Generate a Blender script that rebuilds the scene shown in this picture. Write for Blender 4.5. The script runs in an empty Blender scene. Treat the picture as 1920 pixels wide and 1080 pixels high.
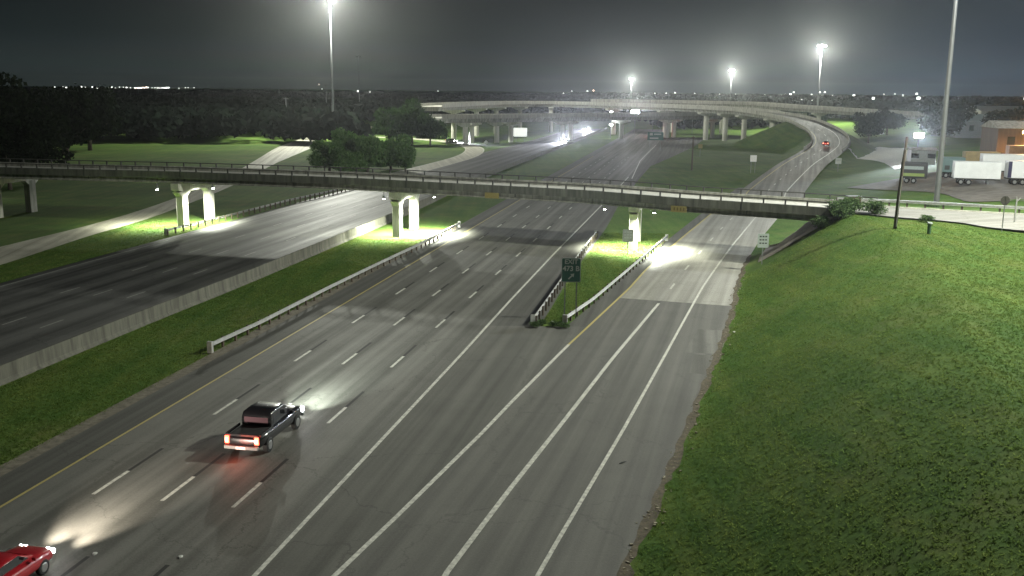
import bpy, math, random
import numpy as np
from mathutils import Vector
random.seed(7); rng = np.random.default_rng(7)
S = bpy.context.scene; COL = S.collection
R = math.radians

# ---------------------------------------------------------------- camera, world, exposure
CAM_H, FPX, PITCH, ROLL = 19.49, 1828.0, 0.2001, 0.0100
cd = bpy.data.cameras.new('camera'); cam = bpy.data.objects.new('camera', cd); COL.objects.link(cam)
cd.sensor_width = 36.0; cd.lens = FPX / 1920 * 36.0; cd.clip_start = 0.5; cd.clip_end = 20000
cam.location = (0, 0, CAM_H); cam.rotation_mode = 'QUATERNION'
from mathutils import Matrix
cam.rotation_quaternion = (Matrix.Rotation(math.pi / 2 - PITCH, 3, 'X') @ Matrix.Rotation(ROLL, 3, 'Z')).to_quaternion()
S.camera = cam

W = bpy.data.worlds.new('World'); S.world = W; W.use_nodes = True
nt = W.node_tree; nt.nodes.clear()
out = nt.nodes.new('ShaderNodeOutputWorld'); bg = nt.nodes.new('ShaderNodeBackground')
geo = nt.nodes.new('ShaderNodeTexCoord'); sep = nt.nodes.new('ShaderNodeSeparateXYZ')
rmp = nt.nodes.new('ShaderNodeValToRGB'); nz = nt.nodes.new('ShaderNodeTexNoise'); mixn = nt.nodes.new('ShaderNodeMix')
mixn.data_type = 'RGBA'; mixn.blend_type = 'MULTIPLY'; mixn.inputs['Factor'].default_value = 1.0
nt.links.new(geo.outputs['Generated'], sep.inputs[0]); nt.links.new(sep.outputs['Z'], rmp.inputs[0])
el = rmp.color_ramp.elements
el[0].position = 0.0; el[0].color = (0.042, 0.051, 0.051, 1)
el[1].position = 0.6; el[1].color = (0.003, 0.005, 0.006, 1)
for p, c in ((0.02, (0.033, 0.043, 0.044, 1)), (0.05, (0.016, 0.023, 0.025, 1)), (0.10, (0.007, 0.011, 0.012, 1))):
    e = el.new(p); e.color = c
nz.inputs['Scale'].default_value = 2.2; nz.inputs['Detail'].default_value = 4.0
nt.links.new(geo.outputs['Generated'], nz.inputs['Vector'])
r2 = nt.nodes.new('ShaderNodeValToRGB'); r2.color_ramp.elements[0].position = 0.3; r2.color_ramp.elements[0].color = (0.8, 0.82, 0.85, 1)
r2.color_ramp.elements[1].position = 0.7; r2.color_ramp.elements[1].color = (1.15, 1.12, 1.1, 1)
nt.links.new(nz.outputs['Fac'], r2.inputs[0]); nt.links.new(rmp.outputs[0], mixn.inputs[6]); nt.links.new(r2.outputs[0], mixn.inputs[7])
r3_ = nt.nodes.new('ShaderNodeValToRGB'); r3_.color_ramp.elements[0].position = .05; r3_.color_ramp.elements[1].position = .55
mx_ = nt.nodes.new('ShaderNodeMix'); mx_.data_type = 'RGBA'; mx2_ = nt.nodes.new('ShaderNodeMix'); mx2_.data_type = 'RGBA'; mx2_.blend_type = 'MULTIPLY'; mx2_.inputs[0].default_value = 1
nt.links.new(sep.outputs['X'], r3_.inputs[0]); nt.links.new(r3_.outputs[0], mx_.inputs[0]); mx_.inputs[6].default_value = (.80, .86, .84, 1); mx_.inputs[7].default_value = (1.9, 2.25, 3.1, 1)
nt.links.new(mixn.outputs[2], mx2_.inputs[6]); nt.links.new(mx_.outputs[2], mx2_.inputs[7]); nt.links.new(mx2_.outputs[2], bg.inputs['Color']); bg.inputs['Strength'].default_value = 0.88
sky = nt.nodes.new('ShaderNodeTexSky'); sky.sky_type = 'NISHITA'; sky.sun_disc = False
sky.sun_elevation = R(-4); sky.sun_rotation = R(60)
bg2 = nt.nodes.new('ShaderNodeBackground'); bg2.inputs['Strength'].default_value = 0.02
add = nt.nodes.new('ShaderNodeAddShader')
nt.links.new(sky.outputs[0], bg2.inputs['Color']); nt.links.new(bg.outputs[0], add.inputs[0]); nt.links.new(bg2.outputs[0], add.inputs[1])
nt.links.new(add.outputs[0], out.inputs['Surface'])

S.view_settings.view_transform = 'Standard'; S.view_settings.look = 'None'
S.view_settings.exposure = 0.0; S.view_settings.gamma = 1.0; S.view_settings.use_curve_mapping = False
S.render.engine = 'CYCLES'
S.cycles.use_denoising = True; S.cycles.max_bounces = 5; S.cycles.diffuse_bounces = 2; S.cycles.glossy_bounces = 2
S.cycles.volume_bounces = 0; S.cycles.transparent_max_bounces = 8; S.cycles.sample_clamp_indirect = 3.0
S.cycles.use_light_tree = True; S.cycles.caustics_reflective = False; S.cycles.caustics_refractive = False

MAST_W = 350000.0        # watts of one high mast near the camera
LAMP_COL = (0.98, 1.0, 0.87)

# ---------------------------------------------------------------- helpers
def tag(o, label=None, cat=None, group=None, kind=None):
    if label: o['label'] = label
    if cat: o['category'] = cat
    if group: o['group'] = group
    if kind: o['kind'] = kind
    return o

def empty(name, loc, label=None, cat=None, group=None, rz=0.0):
    o = bpy.data.objects.new(name, None); COL.objects.link(o); o.location = loc; o.rotation_euler = (0, 0, rz)
    o.empty_display_size = 0.3
    return tag(o, label, cat, group)

class MB:
    def __init__(s): s.v = []; s.f = []
    def add(s, vs, fs):
        n = len(s.v); s.v += [tuple(p) for p in vs]; s.f += [tuple(i + n for i in f) for f in fs]; return s
    def box(s, x0, x1, y0, y1, z0, z1):
        vs = [(x0,y0,z0),(x1,y0,z0),(x1,y1,z0),(x0,y1,z0),(x0,y0,z1),(x1,y0,z1),(x1,y1,z1),(x0,y1,z1)]
        return s.add(vs, [(0,3,2,1),(4,5,6,7),(0,1,5,4),(1,2,6,5),(2,3,7,6),(3,0,4,7)])
    def obox(s, c, ax, ay, az):
        c, ax, ay, az = map(Vector, (c, ax, ay, az))
        vs = [c + i*ax + j*ay + k*az for k in (-1, 1) for i, j in ((-1,-1),(1,-1),(1,1),(-1,1))]
        return s.add(vs, [(0,3,2,1),(4,5,6,7),(0,1,5,4),(1,2,6,5),(2,3,7,6),(3,0,4,7)])
    def tube(s, pts, rad, n=10, cap=True):
        pts = [Vector(p) for p in pts]; rad = rad if hasattr(rad, '__len__') else [rad] * len(pts)
        base = len(s.v); ref = None
        for i, p in enumerate(pts):
            t = (pts[min(i+1, len(pts)-1)] - pts[max(i-1, 0)]).normalized()
            a = Vector((1,0,0)) if abs(t.x) < 0.9 else Vector((0,1,0))
            u = t.cross(a).normalized(); w = t.cross(u)
            for k in range(n):
                q = 2*math.pi*k/n; s.v.append(tuple(p + rad[i]*(math.cos(q)*u + math.sin(q)*w)))
        for i in range(len(pts)-1):
            for k in range(n):
                a = base+i*n+k; b = base+i*n+(k+1) % n; s.f.append((a, b, b+n, a+n))
        if cap:
            s.f.append(tuple(base+k for k in range(n))[::-1]); s.f.append(tuple(base+(len(pts)-1)*n+k for k in range(n)))
        return s
    def sweep(s, path, prof, closed=True):
        """prof: (side, up) points carried along a 3-D path, side to the right of travel."""
        m = len(prof); base = len(s.v); path = [Vector(p) for p in path]
        for i, p in enumerate(path):
            t = path[min(i+1, len(path)-1)] - path[max(i-1, 0)]; t.z = 0; t.normalize(); r = Vector((t.y, -t.x, 0))
            for a, b in prof: s.v.append(tuple(p + r*a + Vector((0,0,b))))
        for i in range(len(path)-1):
            for k in range(m if closed else m-1):
                a = base+i*m+k; b = base+i*m+(k+1) % m; s.f.append((a, b, b+m, a+m))
        if closed:
            s.f.append(tuple(base+k for k in range(m))[::-1]); s.f.append(tuple(base+(len(path)-1)*m+k for k in range(m)))
        return s
    def loft(s, secs, n=16, ex=4.0):
        """secs: (y, half width, z0, z1) super-elliptic rings."""
        base = len(s.v)
        for (y, w, z0, z1) in secs:
            for k in range(n):
                q = 2*math.pi*(k+.5)/n; c, d = math.cos(q), math.sin(q)
                s.v.append((w*abs(c)**(2/ex)*(1 if c > 0 else -1), y, (z0+z1)/2 + (z1-z0)/2*abs(d)**(2/ex)*(1 if d > 0 else -1)))
        for i in range(len(secs)-1):
            for k in range(n):
                a = base+i*n+k; b = base+i*n+(k+1) % n; s.f.append((a, b, b+n, a+n))
        s.f.append(tuple(base+k for k in range(n))[::-1]); s.f.append(tuple(base+(len(secs)-1)*n+k for k in range(n)))
        return s
    def mesh(s, name, mat, smooth=False, bevel=0):
        me = bpy.data.meshes.new(name); me.from_pydata(s.v, [], s.f); me.update()
        import bmesh
        bm = bmesh.new(); bm.from_mesh(me); bmesh.ops.recalc_face_normals(bm, faces=bm.faces); bm.to_mesh(me); bm.free()
        if mat: me.materials.append(mat)
        if smooth:
            me.shade_smooth()
        return me
    def obj(s, name, mat, parent=None, smooth=False, loc=(0,0,0), bevel=0, off=None):
        if off is not None: s.v = [(a-off[0], b-off[1], c-off[2]) for a, b, c in s.v]
        return link(name, s.mesh(name, mat, smooth), parent, loc, bevel)

def link(name, me, parent=None, loc=(0,0,0), bevel=0, rz=0.0):
    o = bpy.data.objects.new(name, me); COL.objects.link(o); o.location = loc; o.rotation_euler = (0, 0, rz)
    if parent: o.parent = parent
    if bevel:
        b = o.modifiers.new('bevel', 'BEVEL'); b.width = bevel; b.segments = 2; b.limit_method = 'ANGLE'
    return o

def npmesh(name, V, F, mat, smooth=False):
    """V (n,3), F (m,k) arrays, all faces of the same size."""
    me = bpy.data.meshes.new(name); V = np.asarray(V, np.float32); F = np.asarray(F, np.int32); m, k = F.shape
    me.vertices.add(len(V)); me.vertices.foreach_set('co', V.ravel())
    me.loops.add(m*k); me.loops.foreach_set('vertex_index', F.ravel())
    me.polygons.add(m); me.polygons.foreach_set('loop_start', np.arange(0, m*k, k, dtype=np.int32))
    me.update(calc_edges=True); me.validate()
    if mat: me.materials.append(mat)
    if smooth: me.shade_smooth()
    return me

def copy_tree(o, parent=None):
    c = o.copy(); COL.objects.link(c); c.parent = parent
    for ch in list(o.children): copy_tree(ch, c)
    return c

def crom(pts, n=6):
    P = [np.array(p, float) for p in pts]; P = [2*P[0]-P[1]] + P + [2*P[-1]-P[-2]]; o = []
    for i in range(1, len(P)-2):
        for k in range(n):
            t = k/n; a, b, c, d = P[i-1:i+3]
            o.append(0.5*(2*b + (c-a)*t + (2*a-5*b+4*c-d)*t*t + (3*b-a-3*c+d)*t**3))
    o.append(P[-2]); return np.array(o)

def resample(pts, step):
    P = np.asarray(pts, float); d = np.r_[0, np.cumsum(np.linalg.norm(np.diff(P[:, :2], axis=0), axis=1))]
    t = np.linspace(0, d[-1], max(2, int(round(d[-1]/step))+1))
    return np.stack([np.interp(t, d, P[:, k]) for k in range(P.shape[1])], 1)

def ss(t): t = np.clip(t, 0, 1); return t*t*(3-2*t)

# ---------------------------------------------------------------- materials
def mat(name, col, rough=0.8, metal=0.0, noise=None, bump=None, emit=None, estr=0.0, spec=0.5, alt=None, coat=0.0, streak=False):
    m = bpy.data.materials.new(name); m.use_nodes = True; n = m.node_tree.nodes; l = m.node_tree.links
    b = n['Principled BSDF']; b.inputs['Base Color'].default_value = (*col, 1); b.inputs['Roughness'].default_value = rough
    b.inputs['Metallic'].default_value = metal; b.inputs['Specular IOR Level'].default_value = spec
    if coat: b.inputs['Coat Weight'].default_value = coat
    tc = n.new('ShaderNodeTexCoord')
    if noise:
        nn = n.new('ShaderNodeTexNoise'); nn.inputs['Scale'].default_value = noise[0]; nn.inputs['Detail'].default_value = 6
        nn.inputs['Roughness'].default_value = 0.65
        rr = n.new('ShaderNodeValToRGB')
        if streak:
            mp = n.new('ShaderNodeMapping'); mp.inputs['Scale'].default_value = (1.6, 1.6, .16); l.new(tc.outputs['Object'], mp.inputs['Vector']); l.new(mp.outputs[0], nn.inputs['Vector'])
        else: l.new(tc.outputs['Object'], nn.inputs['Vector'])
        k = noise[1]; a = alt or col
        rr.color_ramp.elements[0].position = 0.32; rr.color_ramp.elements[1].position = 0.68
        rr.color_ramp.elements[0].color = (*[c*(1-k) for c in a], 1); rr.color_ramp.elements[1].color = (*[min(1, c*(1+k)) for c in col], 1)
        l.new(nn.outputs['Fac'], rr.inputs[0]); l.new(rr.outputs[0], b.inputs['Base Color'])
    if bump:
        nb = n.new('ShaderNodeTexNoise'); nb.inputs['Scale'].default_value = bump[0]; nb.inputs['Detail'].default_value = 5
        bp = n.new('ShaderNodeBump'); bp.inputs['Strength'].default_value = bump[1]; bp.inputs['Distance'].default_value = bump[2]
        l.new(tc.outputs['Object'], nb.inputs['Vector']); l.new(nb.outputs['Fac'], bp.inputs['Height']); l.new(bp.outputs[0], b.inputs['Normal'])
    if emit:
        b.inputs['Emission Color'].default_value = (*emit, 1); b.inputs['Emission Strength'].default_value = estr
        m.cycles.emission_sampling = 'NONE'
    return m

def road_mat(name, dark, light, rough, ang, lane=0.0, phase=0.0, joints=0.0, spec=0.4):
    """Pavement: fine aggregate, long streaks along the travel direction, wheel paths across the lanes."""
    m = bpy.data.materials.new(name); m.use_nodes = True; n = m.node_tree.nodes; l = m.node_tree.links
    b = n['Principled BSDF']; b.inputs['Specular IOR Level'].default_value = spec
    tc = n.new('ShaderNodeTexCoord'); rot = n.new('ShaderNodeMapping'); rot.inputs['Rotation'].default_value = (0, 0, ang)
    l.new(tc.outputs['Object'], rot.inputs['Vector'])
    st = n.new('ShaderNodeMapping'); st.inputs['Scale'].default_value = (1.3, 0.02, 1); l.new(rot.outputs[0], st.inputs['Vector'])
    n1 = n.new('ShaderNodeTexNoise'); n1.inputs['Scale'].default_value = 1.0; n1.inputs['Detail'].default_value = 4; l.new(st.outputs[0], n1.inputs['Vector'])
    n2 = n.new('ShaderNodeTexNoise'); n2.inputs['Scale'].default_value = 0.22; n2.inputs['Detail'].default_value = 8; n2.inputs['Roughness'].default_value = .7; l.new(tc.outputs['Object'], n2.inputs['Vector'])
    n3 = n.new('ShaderNodeTexNoise'); n3.inputs['Scale'].default_value = 9.0; n3.inputs['Detail'].default_value = 4; l.new(tc.outputs['Object'], n3.inputs['Vector'])
    def math_(op, a, bb, c=None):
        q = n.new('ShaderNodeMath'); q.operation = op
        for i, v in enumerate((a, bb, c)):
            if v is None: continue
            if isinstance(v, (int, float)): q.inputs[i].default_value = v
            else: l.new(v, q.inputs[i])
        return q.outputs[0]
    acc = math_('MULTIPLY_ADD', n1.outputs['Fac'], 0.80, -0.125)
    acc = math_('MULTIPLY_ADD', n2.outputs['Fac'], 0.35, acc); acc = math_('MULTIPLY_ADD', n3.outputs['Fac'], 0.30, acc)
    if lane:
        sx = n.new('ShaderNodeSeparateXYZ'); l.new(rot.outputs[0], sx.inputs[0])
        w = math_('SINE', math_('MULTIPLY', math_('ADD', sx.outputs['X'], phase), 2*math.pi/3.6576), None)
        acc = math_('MULTIPLY_ADD', w, lane, acc)
    if joints:
        sy = n.new('ShaderNodeSeparateXYZ'); l.new(rot.outputs[0], sy.inputs[0])
        fr = math_('FRACT', math_('DIVIDE', sy.outputs['Y'], joints), None); lt = math_('LESS_THAN', fr, 0.012)
        acc = math_('MULTIPLY_ADD', lt, -0.25, acc)
    vo = n.new('ShaderNodeTexVoronoi'); vo.feature = 'DISTANCE_TO_EDGE'; vo.inputs['Scale'].default_value = 0.11
    wv = n.new('ShaderNodeVectorMath'); wv.operation = 'MULTIPLY_ADD'; l.new(n2.outputs['Color'], wv.inputs[0]); wv.inputs[1].default_value = (5, 5, 0); l.new(tc.outputs['Object'], wv.inputs[2]); l.new(wv.outputs[0], vo.inputs['Vector'])
    ck = math_('LESS_THAN', vo.outputs['Distance'], 0.0035); acc = math_('MULTIPLY_ADD', ck, -0.20, acc)
    n4 = n.new('ShaderNodeTexNoise'); n4.inputs['Scale'].default_value = 28.0; n4.inputs['Detail'].default_value = 3; l.new(tc.outputs['Object'], n4.inputs['Vector'])
    acc = math_('MULTIPLY_ADD', math_('SUBTRACT', n4.outputs['Fac'], 0.5), 0.42, acc)
    cr = n.new('ShaderNodeValToRGB'); cr.color_ramp.elements[0].position = 0.42; cr.color_ramp.elements[1].position = 0.80
    cr.color_ramp.elements[0].color = (*dark, 1); cr.color_ramp.elements[1].color = (*light, 1)
    l.new(acc, cr.inputs[0]); l.new(cr.outputs[0], b.inputs['Base Color'])
    l.new(math_('MULTIPLY_ADD', n1.outputs['Fac'], -0.25, rough + 0.12), b.inputs['Roughness'])
    bp = n.new('ShaderNodeBump'); bp.inputs['Strength'].default_value = 0.35; bp.inputs['Distance'].default_value = 0.02
    l.new(n3.outputs['Fac'], bp.inputs['Height']); l.new(bp.outputs[0], b.inputs['Normal'])
    return m

def mow(n, l, g, col):
    mp = n.new('ShaderNodeMapping'); mp.inputs['Rotation'].default_value = (0, 0, .27); mp.inputs['Scale'].default_value = (.75, .035, .2); l.new(g.outputs['Position'], mp.inputs['Vector'])
    q = n.new('ShaderNodeTexNoise'); q.inputs['Scale'].default_value = 1.0; q.inputs['Detail'].default_value = 3; l.new(mp.outputs[0], q.inputs['Vector'])
    q2 = n.new('ShaderNodeTexNoise'); q2.inputs['Scale'].default_value = .33; q2.inputs['Detail'].default_value = 5; q2.inputs['Roughness'].default_value = .7; l.new(g.outputs['Position'], q2.inputs['Vector'])
    ad = n.new('ShaderNodeMath'); ad.operation = 'ADD'; l.new(q.outputs['Fac'], ad.inputs[0]); l.new(q2.outputs['Fac'], ad.inputs[1])
    r = n.new('ShaderNodeValToRGB'); r.color_ramp.elements[0].position = .38; r.color_ramp.elements[1].position = .62
    hf = n.new('ShaderNodeMath'); hf.operation = 'MULTIPLY'; hf.inputs[1].default_value = .5; l.new(ad.outputs[0], hf.inputs[0]); l.new(hf.outputs[0], r.inputs[0])
    r.color_ramp.elements[0].color = (.72, .92, .74, 1); r.color_ramp.elements[1].color = (1.20, 1.18, 1.02, 1)
    m = n.new('ShaderNodeMix'); m.data_type = 'RGBA'; m.blend_type = 'MULTIPLY'; m.inputs[0].default_value = 1; l.new(col, m.inputs[6]); l.new(r.outputs[0], m.inputs[7]); return m.outputs[2]

def grass_mat(name, lo, mid, hi, dry):
    m = bpy.data.materials.new(name); m.use_nodes = True; n = m.node_tree.nodes; l = m.node_tree.links
    b = n['Principled BSDF']; b.inputs['Roughness'].default_value = 0.95; b.inputs['Specular IOR Level'].default_value = 0.1
    g = n.new('ShaderNodeNewGeometry')
    def noi(sc, de, ro=0.6):
        q = n.new('ShaderNodeTexNoise'); q.inputs['Scale'].default_value = sc; q.inputs['Detail'].default_value = de; q.inputs['Roughness'].default_value = ro
        l.new(g.outputs['Position'], q.inputs['Vector']); return q.outputs['Fac']
    a, c, d = noi(3.4, 9, .8), noi(0.16, 5), noi(0.05, 4)
    r1 = n.new('ShaderNodeValToRGB'); e = r1.color_ramp.elements; e[0].position = .34; e[1].position = .68
    e[0].color = (*lo, 1); e[1].color = (*hi, 1); x = e.new(.5); x.color = (*mid, 1); l.new(a, r1.inputs[0])
    r3 = n.new('ShaderNodeValToRGB'); r3.color_ramp.elements[0].position = .50; r3.color_ramp.elements[1].position = .72
    r3.color_ramp.elements[0].color = (0, 0, 0, 1); r3.color_ramp.elements[1].color = (.75, .75, .75, 1); l.new(c, r3.inputs[0])
    mx = n.new('ShaderNodeMix'); mx.data_type = 'RGBA'; l.new(r3.outputs[0], mx.inputs[0]); l.new(r1.outputs[0], mx.inputs[6]); mx.inputs[7].default_value = (*dry, 1)
    r4 = n.new('ShaderNodeValToRGB'); r4.color_ramp.elements[0].position = .35; r4.color_ramp.elements[1].position = .65
    r4.color_ramp.elements[0].color = (.72, .78, .72, 1); r4.color_ramp.elements[1].color = (1.15, 1.15, 1.1, 1); l.new(d, r4.inputs[0])
    m2 = n.new('ShaderNodeMix'); m2.data_type = 'RGBA'; m2.blend_type = 'MULTIPLY'; m2.inputs[0].default_value = 1
    l.new(mx.outputs[2], m2.inputs[6]); l.new(r4.outputs[0], m2.inputs[7]); l.new(mow(n, l, g, m2.outputs[2]), b.inputs['Base Color'])
    bp = n.new('ShaderNodeBump'); bp.inputs['Strength'].default_value = 0.35; bp.inputs['Distance'].default_value = 0.05
    l.new(a, bp.inputs['Height']); l.new(bp.outputs[0], b.inputs['Normal'])
    return m

def leaf_mat(name, lo, hi, trans=.3):
    m = bpy.data.materials.new(name); m.use_nodes = True; n = m.node_tree.nodes; l = m.node_tree.links
    b = n['Principled BSDF']; b.inputs['Roughness'].default_value = 0.9; b.inputs['Specular IOR Level'].default_value = 0.03
    g = n.new('ShaderNodeNewGeometry'); r = n.new('ShaderNodeValToRGB')
    r.color_ramp.elements[0].color = (*lo, 1); r.color_ramp.elements[1].color = (*hi, 1)
    l.new(g.outputs['Random Per Island'], r.inputs[0]); l.new(r.outputs[0], b.inputs['Base Color'])
    cc = mow(n, l, g, r.outputs[0]) if name == 'grass_blade' else r.outputs[0]; l.new(cc, b.inputs['Base Color'])
    tr = n.new('ShaderNodeBsdfTranslucent'); ms = n.new('ShaderNodeMixShader'); ms.inputs[0].default_value = trans; l.new(cc, tr.inputs['Color'])
    l.new(b.outputs[0], ms.inputs[1]); l.new(tr.outputs[0], ms.inputs[2]); l.new(ms.outputs[0], n['Material Output'].inputs['Surface'])
    return m

HEAD = 0.1865            # heading of the freeway, radians east of the view axis
M_GRASS = grass_mat('grass', (0.044, 0.072, 0.018), (0.078, 0.125, 0.030), (0.120, 0.178, 0.048), (0.130, 0.132, 0.052))
M_BLADE = leaf_mat('grass_blade', (0.105, 0.150, 0.040), (0.215, 0.275, 0.088), .5)
M_LANE = road_mat('mainline_pavement', (0.076, 0.075, 0.064), (0.175, 0.173, 0.152), 0.66, HEAD, lane=0.085, phase=20.3)
M_SHOULD = road_mat('shoulder_asphalt', (0.052, 0.052, 0.044), (0.105, 0.103, 0.090), 0.75, HEAD)
M_WB = road_mat('westbound_pavement', (0.030, 0.030, 0.027), (0.100, 0.100, 0.092), 0.60, 0.20, lane=0.13, phase=3.0, spec=0.35)
M_RAMP = road_mat('ramp_asphalt', (0.078, 0.077, 0.068), (0.140, 0.137, 0.120), 0.68, 0.25, lane=0.03)
M_CONC_ROAD = road_mat('ramp_concrete', (0.17, 0.165, 0.14), (0.33, 0.32, 0.28), 0.46, 0.29, lane=0.06, phase=1.0, joints=4.6)
M_CLIMB = road_mat('climbing_ramp_concrete', (0.11, 0.105, 0.088), (0.22, 0.21, 0.18), 0.75, 0.29, lane=0.05, phase=1.0, joints=4.6)
M_GORE = road_mat('gore_asphalt', (0.070, 0.070, 0.060), (0.135, 0.132, 0.115), 0.75, HEAD)
M_PALE = road_mat('frontage_concrete', (0.30, 0.285, 0.22), (0.55, 0.53, 0.43), 0.7, -0.15, joints=5.0)
M_WHITE = mat('white_paint', (0.50, 0.50, 0.44), 0.6, noise=(3.5, .42)); M_YEL = mat('yellow_paint', (0.40, 0.34, 0.12), 0.6, noise=(14, .25))
M_WORN = mat('worn_paint', (.30,.30,.27), .7, noise=(6,.4)); M_BLACKP = mat('black_paint', (0.018, 0.018, 0.016), 0.7)
M_CONC = mat('concrete', (0.38, 0.37, 0.32), 0.85, noise=(1.1, .35), bump=(12, .2, .02), streak=True)
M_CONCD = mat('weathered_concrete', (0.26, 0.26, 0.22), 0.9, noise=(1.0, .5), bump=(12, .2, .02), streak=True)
M_PARA = mat('darkened_concrete', (0.10, 0.105, 0.085), 0.9, noise=(1.1, .5), streak=True); M_WALL = mat('stained_wall_concrete', (0.105, 0.102, 0.080), 0.9, noise=(1.0, .45), bump=(12, .2, .02), streak=True); M_CONCL = mat('pale_concrete', (0.52, 0.51, 0.44), 0.8, noise=(1.2, .25), bump=(12, .2, .02), streak=True)  # parapet material carries the shade of its turned-away near face; streaks are stains
M_GALV = mat('galvanised_steel', (0.38, 0.385, 0.36), 0.5, metal=.4, noise=(3, .2)); M_RUST = mat('dark_rail_steel', (0.045, 0.045, 0.038), 0.7, noise=(3, .3))
M_WOOD = mat('treated_timber', (0.075, 0.058, 0.040), 0.9, noise=(4, .35)); M_POLE = mat('mast_steel', (0.17, 0.175, 0.18), 0.5, metal=.3, noise=(.4, .15))
M_RIP = mat('riprap_slope', (0.17, 0.15, 0.125), 0.9, noise=(.8, .35), bump=(6, .4, .05))
M_GREEN = mat('sign_green', (0.012, 0.085, 0.062), 0.5, noise=(6, .12)); M_SWHITE = mat('sign_white', (0.72, 0.74, 0.72), 0.5, noise=(6, .08))
M_SYEL = mat('sign_yellow', (0.24, 0.20, 0.06), 0.5, noise=(6, .15)); M_SGREY = mat('sign_back', (0.20, 0.21, 0.205), 0.5, metal=.3, noise=(3, .2)); M_DARK = mat('dark_print', (0.03, 0.035, 0.03), 0.6)
M_SGW = mat('sign_greyed_white', (0.33, 0.38, 0.35), 0.6, noise=(5, .1))
M_BARK = mat('bark', (0.07, 0.055, 0.04), 0.95, noise=(3, .4), bump=(8, .6, .05))
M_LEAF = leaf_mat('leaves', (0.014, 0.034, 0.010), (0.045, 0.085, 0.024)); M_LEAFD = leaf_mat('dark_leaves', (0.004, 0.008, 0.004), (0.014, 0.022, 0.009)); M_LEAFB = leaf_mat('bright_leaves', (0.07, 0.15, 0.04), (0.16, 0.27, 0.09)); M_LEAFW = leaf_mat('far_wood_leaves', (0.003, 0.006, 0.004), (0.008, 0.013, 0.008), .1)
M_LEAFY = leaf_mat('roadside_shrub_leaves', (0.040, 0.075, 0.030), (0.13, 0.20, 0.08))
M_TYRE = mat('tyre_rubber', (0.012, 0.012, 0.012), 0.8, noise=(8, .2)); M_RIM = mat('rim', (0.5, 0.5, 0.5), 0.3, metal=.9)
M_GLASS = mat('car_glass', (0.012, 0.014, 0.016), 0.06, spec=.8, coat=.6); M_BLACKC = mat('black_car_paint', (0.010, 0.010, 0.012), 0.25, coat=.8); M_REDC = mat('red_car_paint', (0.32, 0.012, 0.018), 0.28, coat=.8)
M_SILVC = mat('silver_car_paint', (0.35, 0.36, 0.37), 0.3, metal=.5, coat=.5); M_CHROME = mat('chrome', (0.75, 0.75, 0.75), 0.15, metal=1.0); M_PLATE = mat('licence_plate', (0.75, 0.75, 0.72), 0.4)
M_TAIL = mat('tail_lamp', (0.5, 0.02, 0.02), 0.3, emit=(1.0, 0.10, 0.05), estr=9.0); M_HEADL = mat('head_lamp', (0.8, 0.8, 0.8), 0.2, emit=(0.93, 0.96, 1.0), estr=120.0)
M_TAILCORE = mat('tail_lamp_core', (0.9, 0.5, 0.3), 0.3, emit=(1.0, 0.72, 0.42), estr=6.0)
M_LAMP = mat('lamp_lens', (0.9, 0.9, 0.9), 0.3, emit=(0.95, 1.0, 0.95), estr=60.0)
M_LAMPB = mat('blue_white_lamp', (0.9, 0.9, 0.9), 0.3, emit=(0.80, 0.90, 1.0), estr=90.0)
M_LAMPO = mat('sodium_lamp', (0.9, 0.7, 0.4), 0.3, emit=(1.0, 0.62, 0.22), estr=40.0)
M_TOWN = mat('town_lamp', (0.9, 0.9, 0.9), 0.3, emit=(0.95, 0.97, 0.90), estr=5)
M_TOWNR = mat('warm_town_lamp', (0.9, 0.9, 0.9), 0.3, emit=(1.0, 0.70, 0.55), estr=7)

# ---------------------------------------------------------------- plan of the place (metres; camera above 0,0; +y is the view)
EDGE = np.array([(-14.5,-60),(-5.5,0),(4.7,37.1),(7.3,45.0),(9.9,53.2),(14.2,67.1),(16.3,73.8),(20.6,88.5),(22.8,97.3),(27.0,111.5),(33.6,131),(41.6,152.7),(60,199.6),(80,252),(96,290),(111,330),(120,370),(124,410),(124,6000)], float)
def xe(y): return np.interp(y, EDGE[:,1], EDGE[:,0])
FAR_EDGE = np.array([(-125,163),(-75,151.5),(-48.4,147.8),(-23,141.5),(-10,136.5),(8,130.3),(20,124.0),(32,117.2),(36.5,114.2),(43.3,109.3),(54.8,104.0),(75,95),(130,70)], float)
NEAR_EDGE = np.array([(-125,150.5),(-71,140.2),(-48.4,137.0),(-23.7,131.0),(-10.3,126.2),(8.0,119.6),(18.2,114.4),(30.9,108.2),(36.5,104.6)], float)
ROAD_NEAR = np.array([(36.5,104.6),(39.6,100.8),(44.5,98.0),(46.2,93.0),(50,90.4),(60,86),(75,79),(130,54)], float)
def fy(x): return np.interp(x, FAR_EDGE[:,0], FAR_EDGE[:,1])
RAMP = crom([(49.0,186,0),(54.8,203.5,0),(76.5,260,.8),(91,292,2.0),(101,314,3.6),(106.5,334,5.6),(108,352,7.6),(105.5,374,10.2),(95,394,12.2),(82,410,12.9),(59,440,13.3),(26,478,13.5),(0,470,13.5),(-15,430,13.5),(-29,382,13.3),(-32,366,13.3)], 8)

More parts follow.
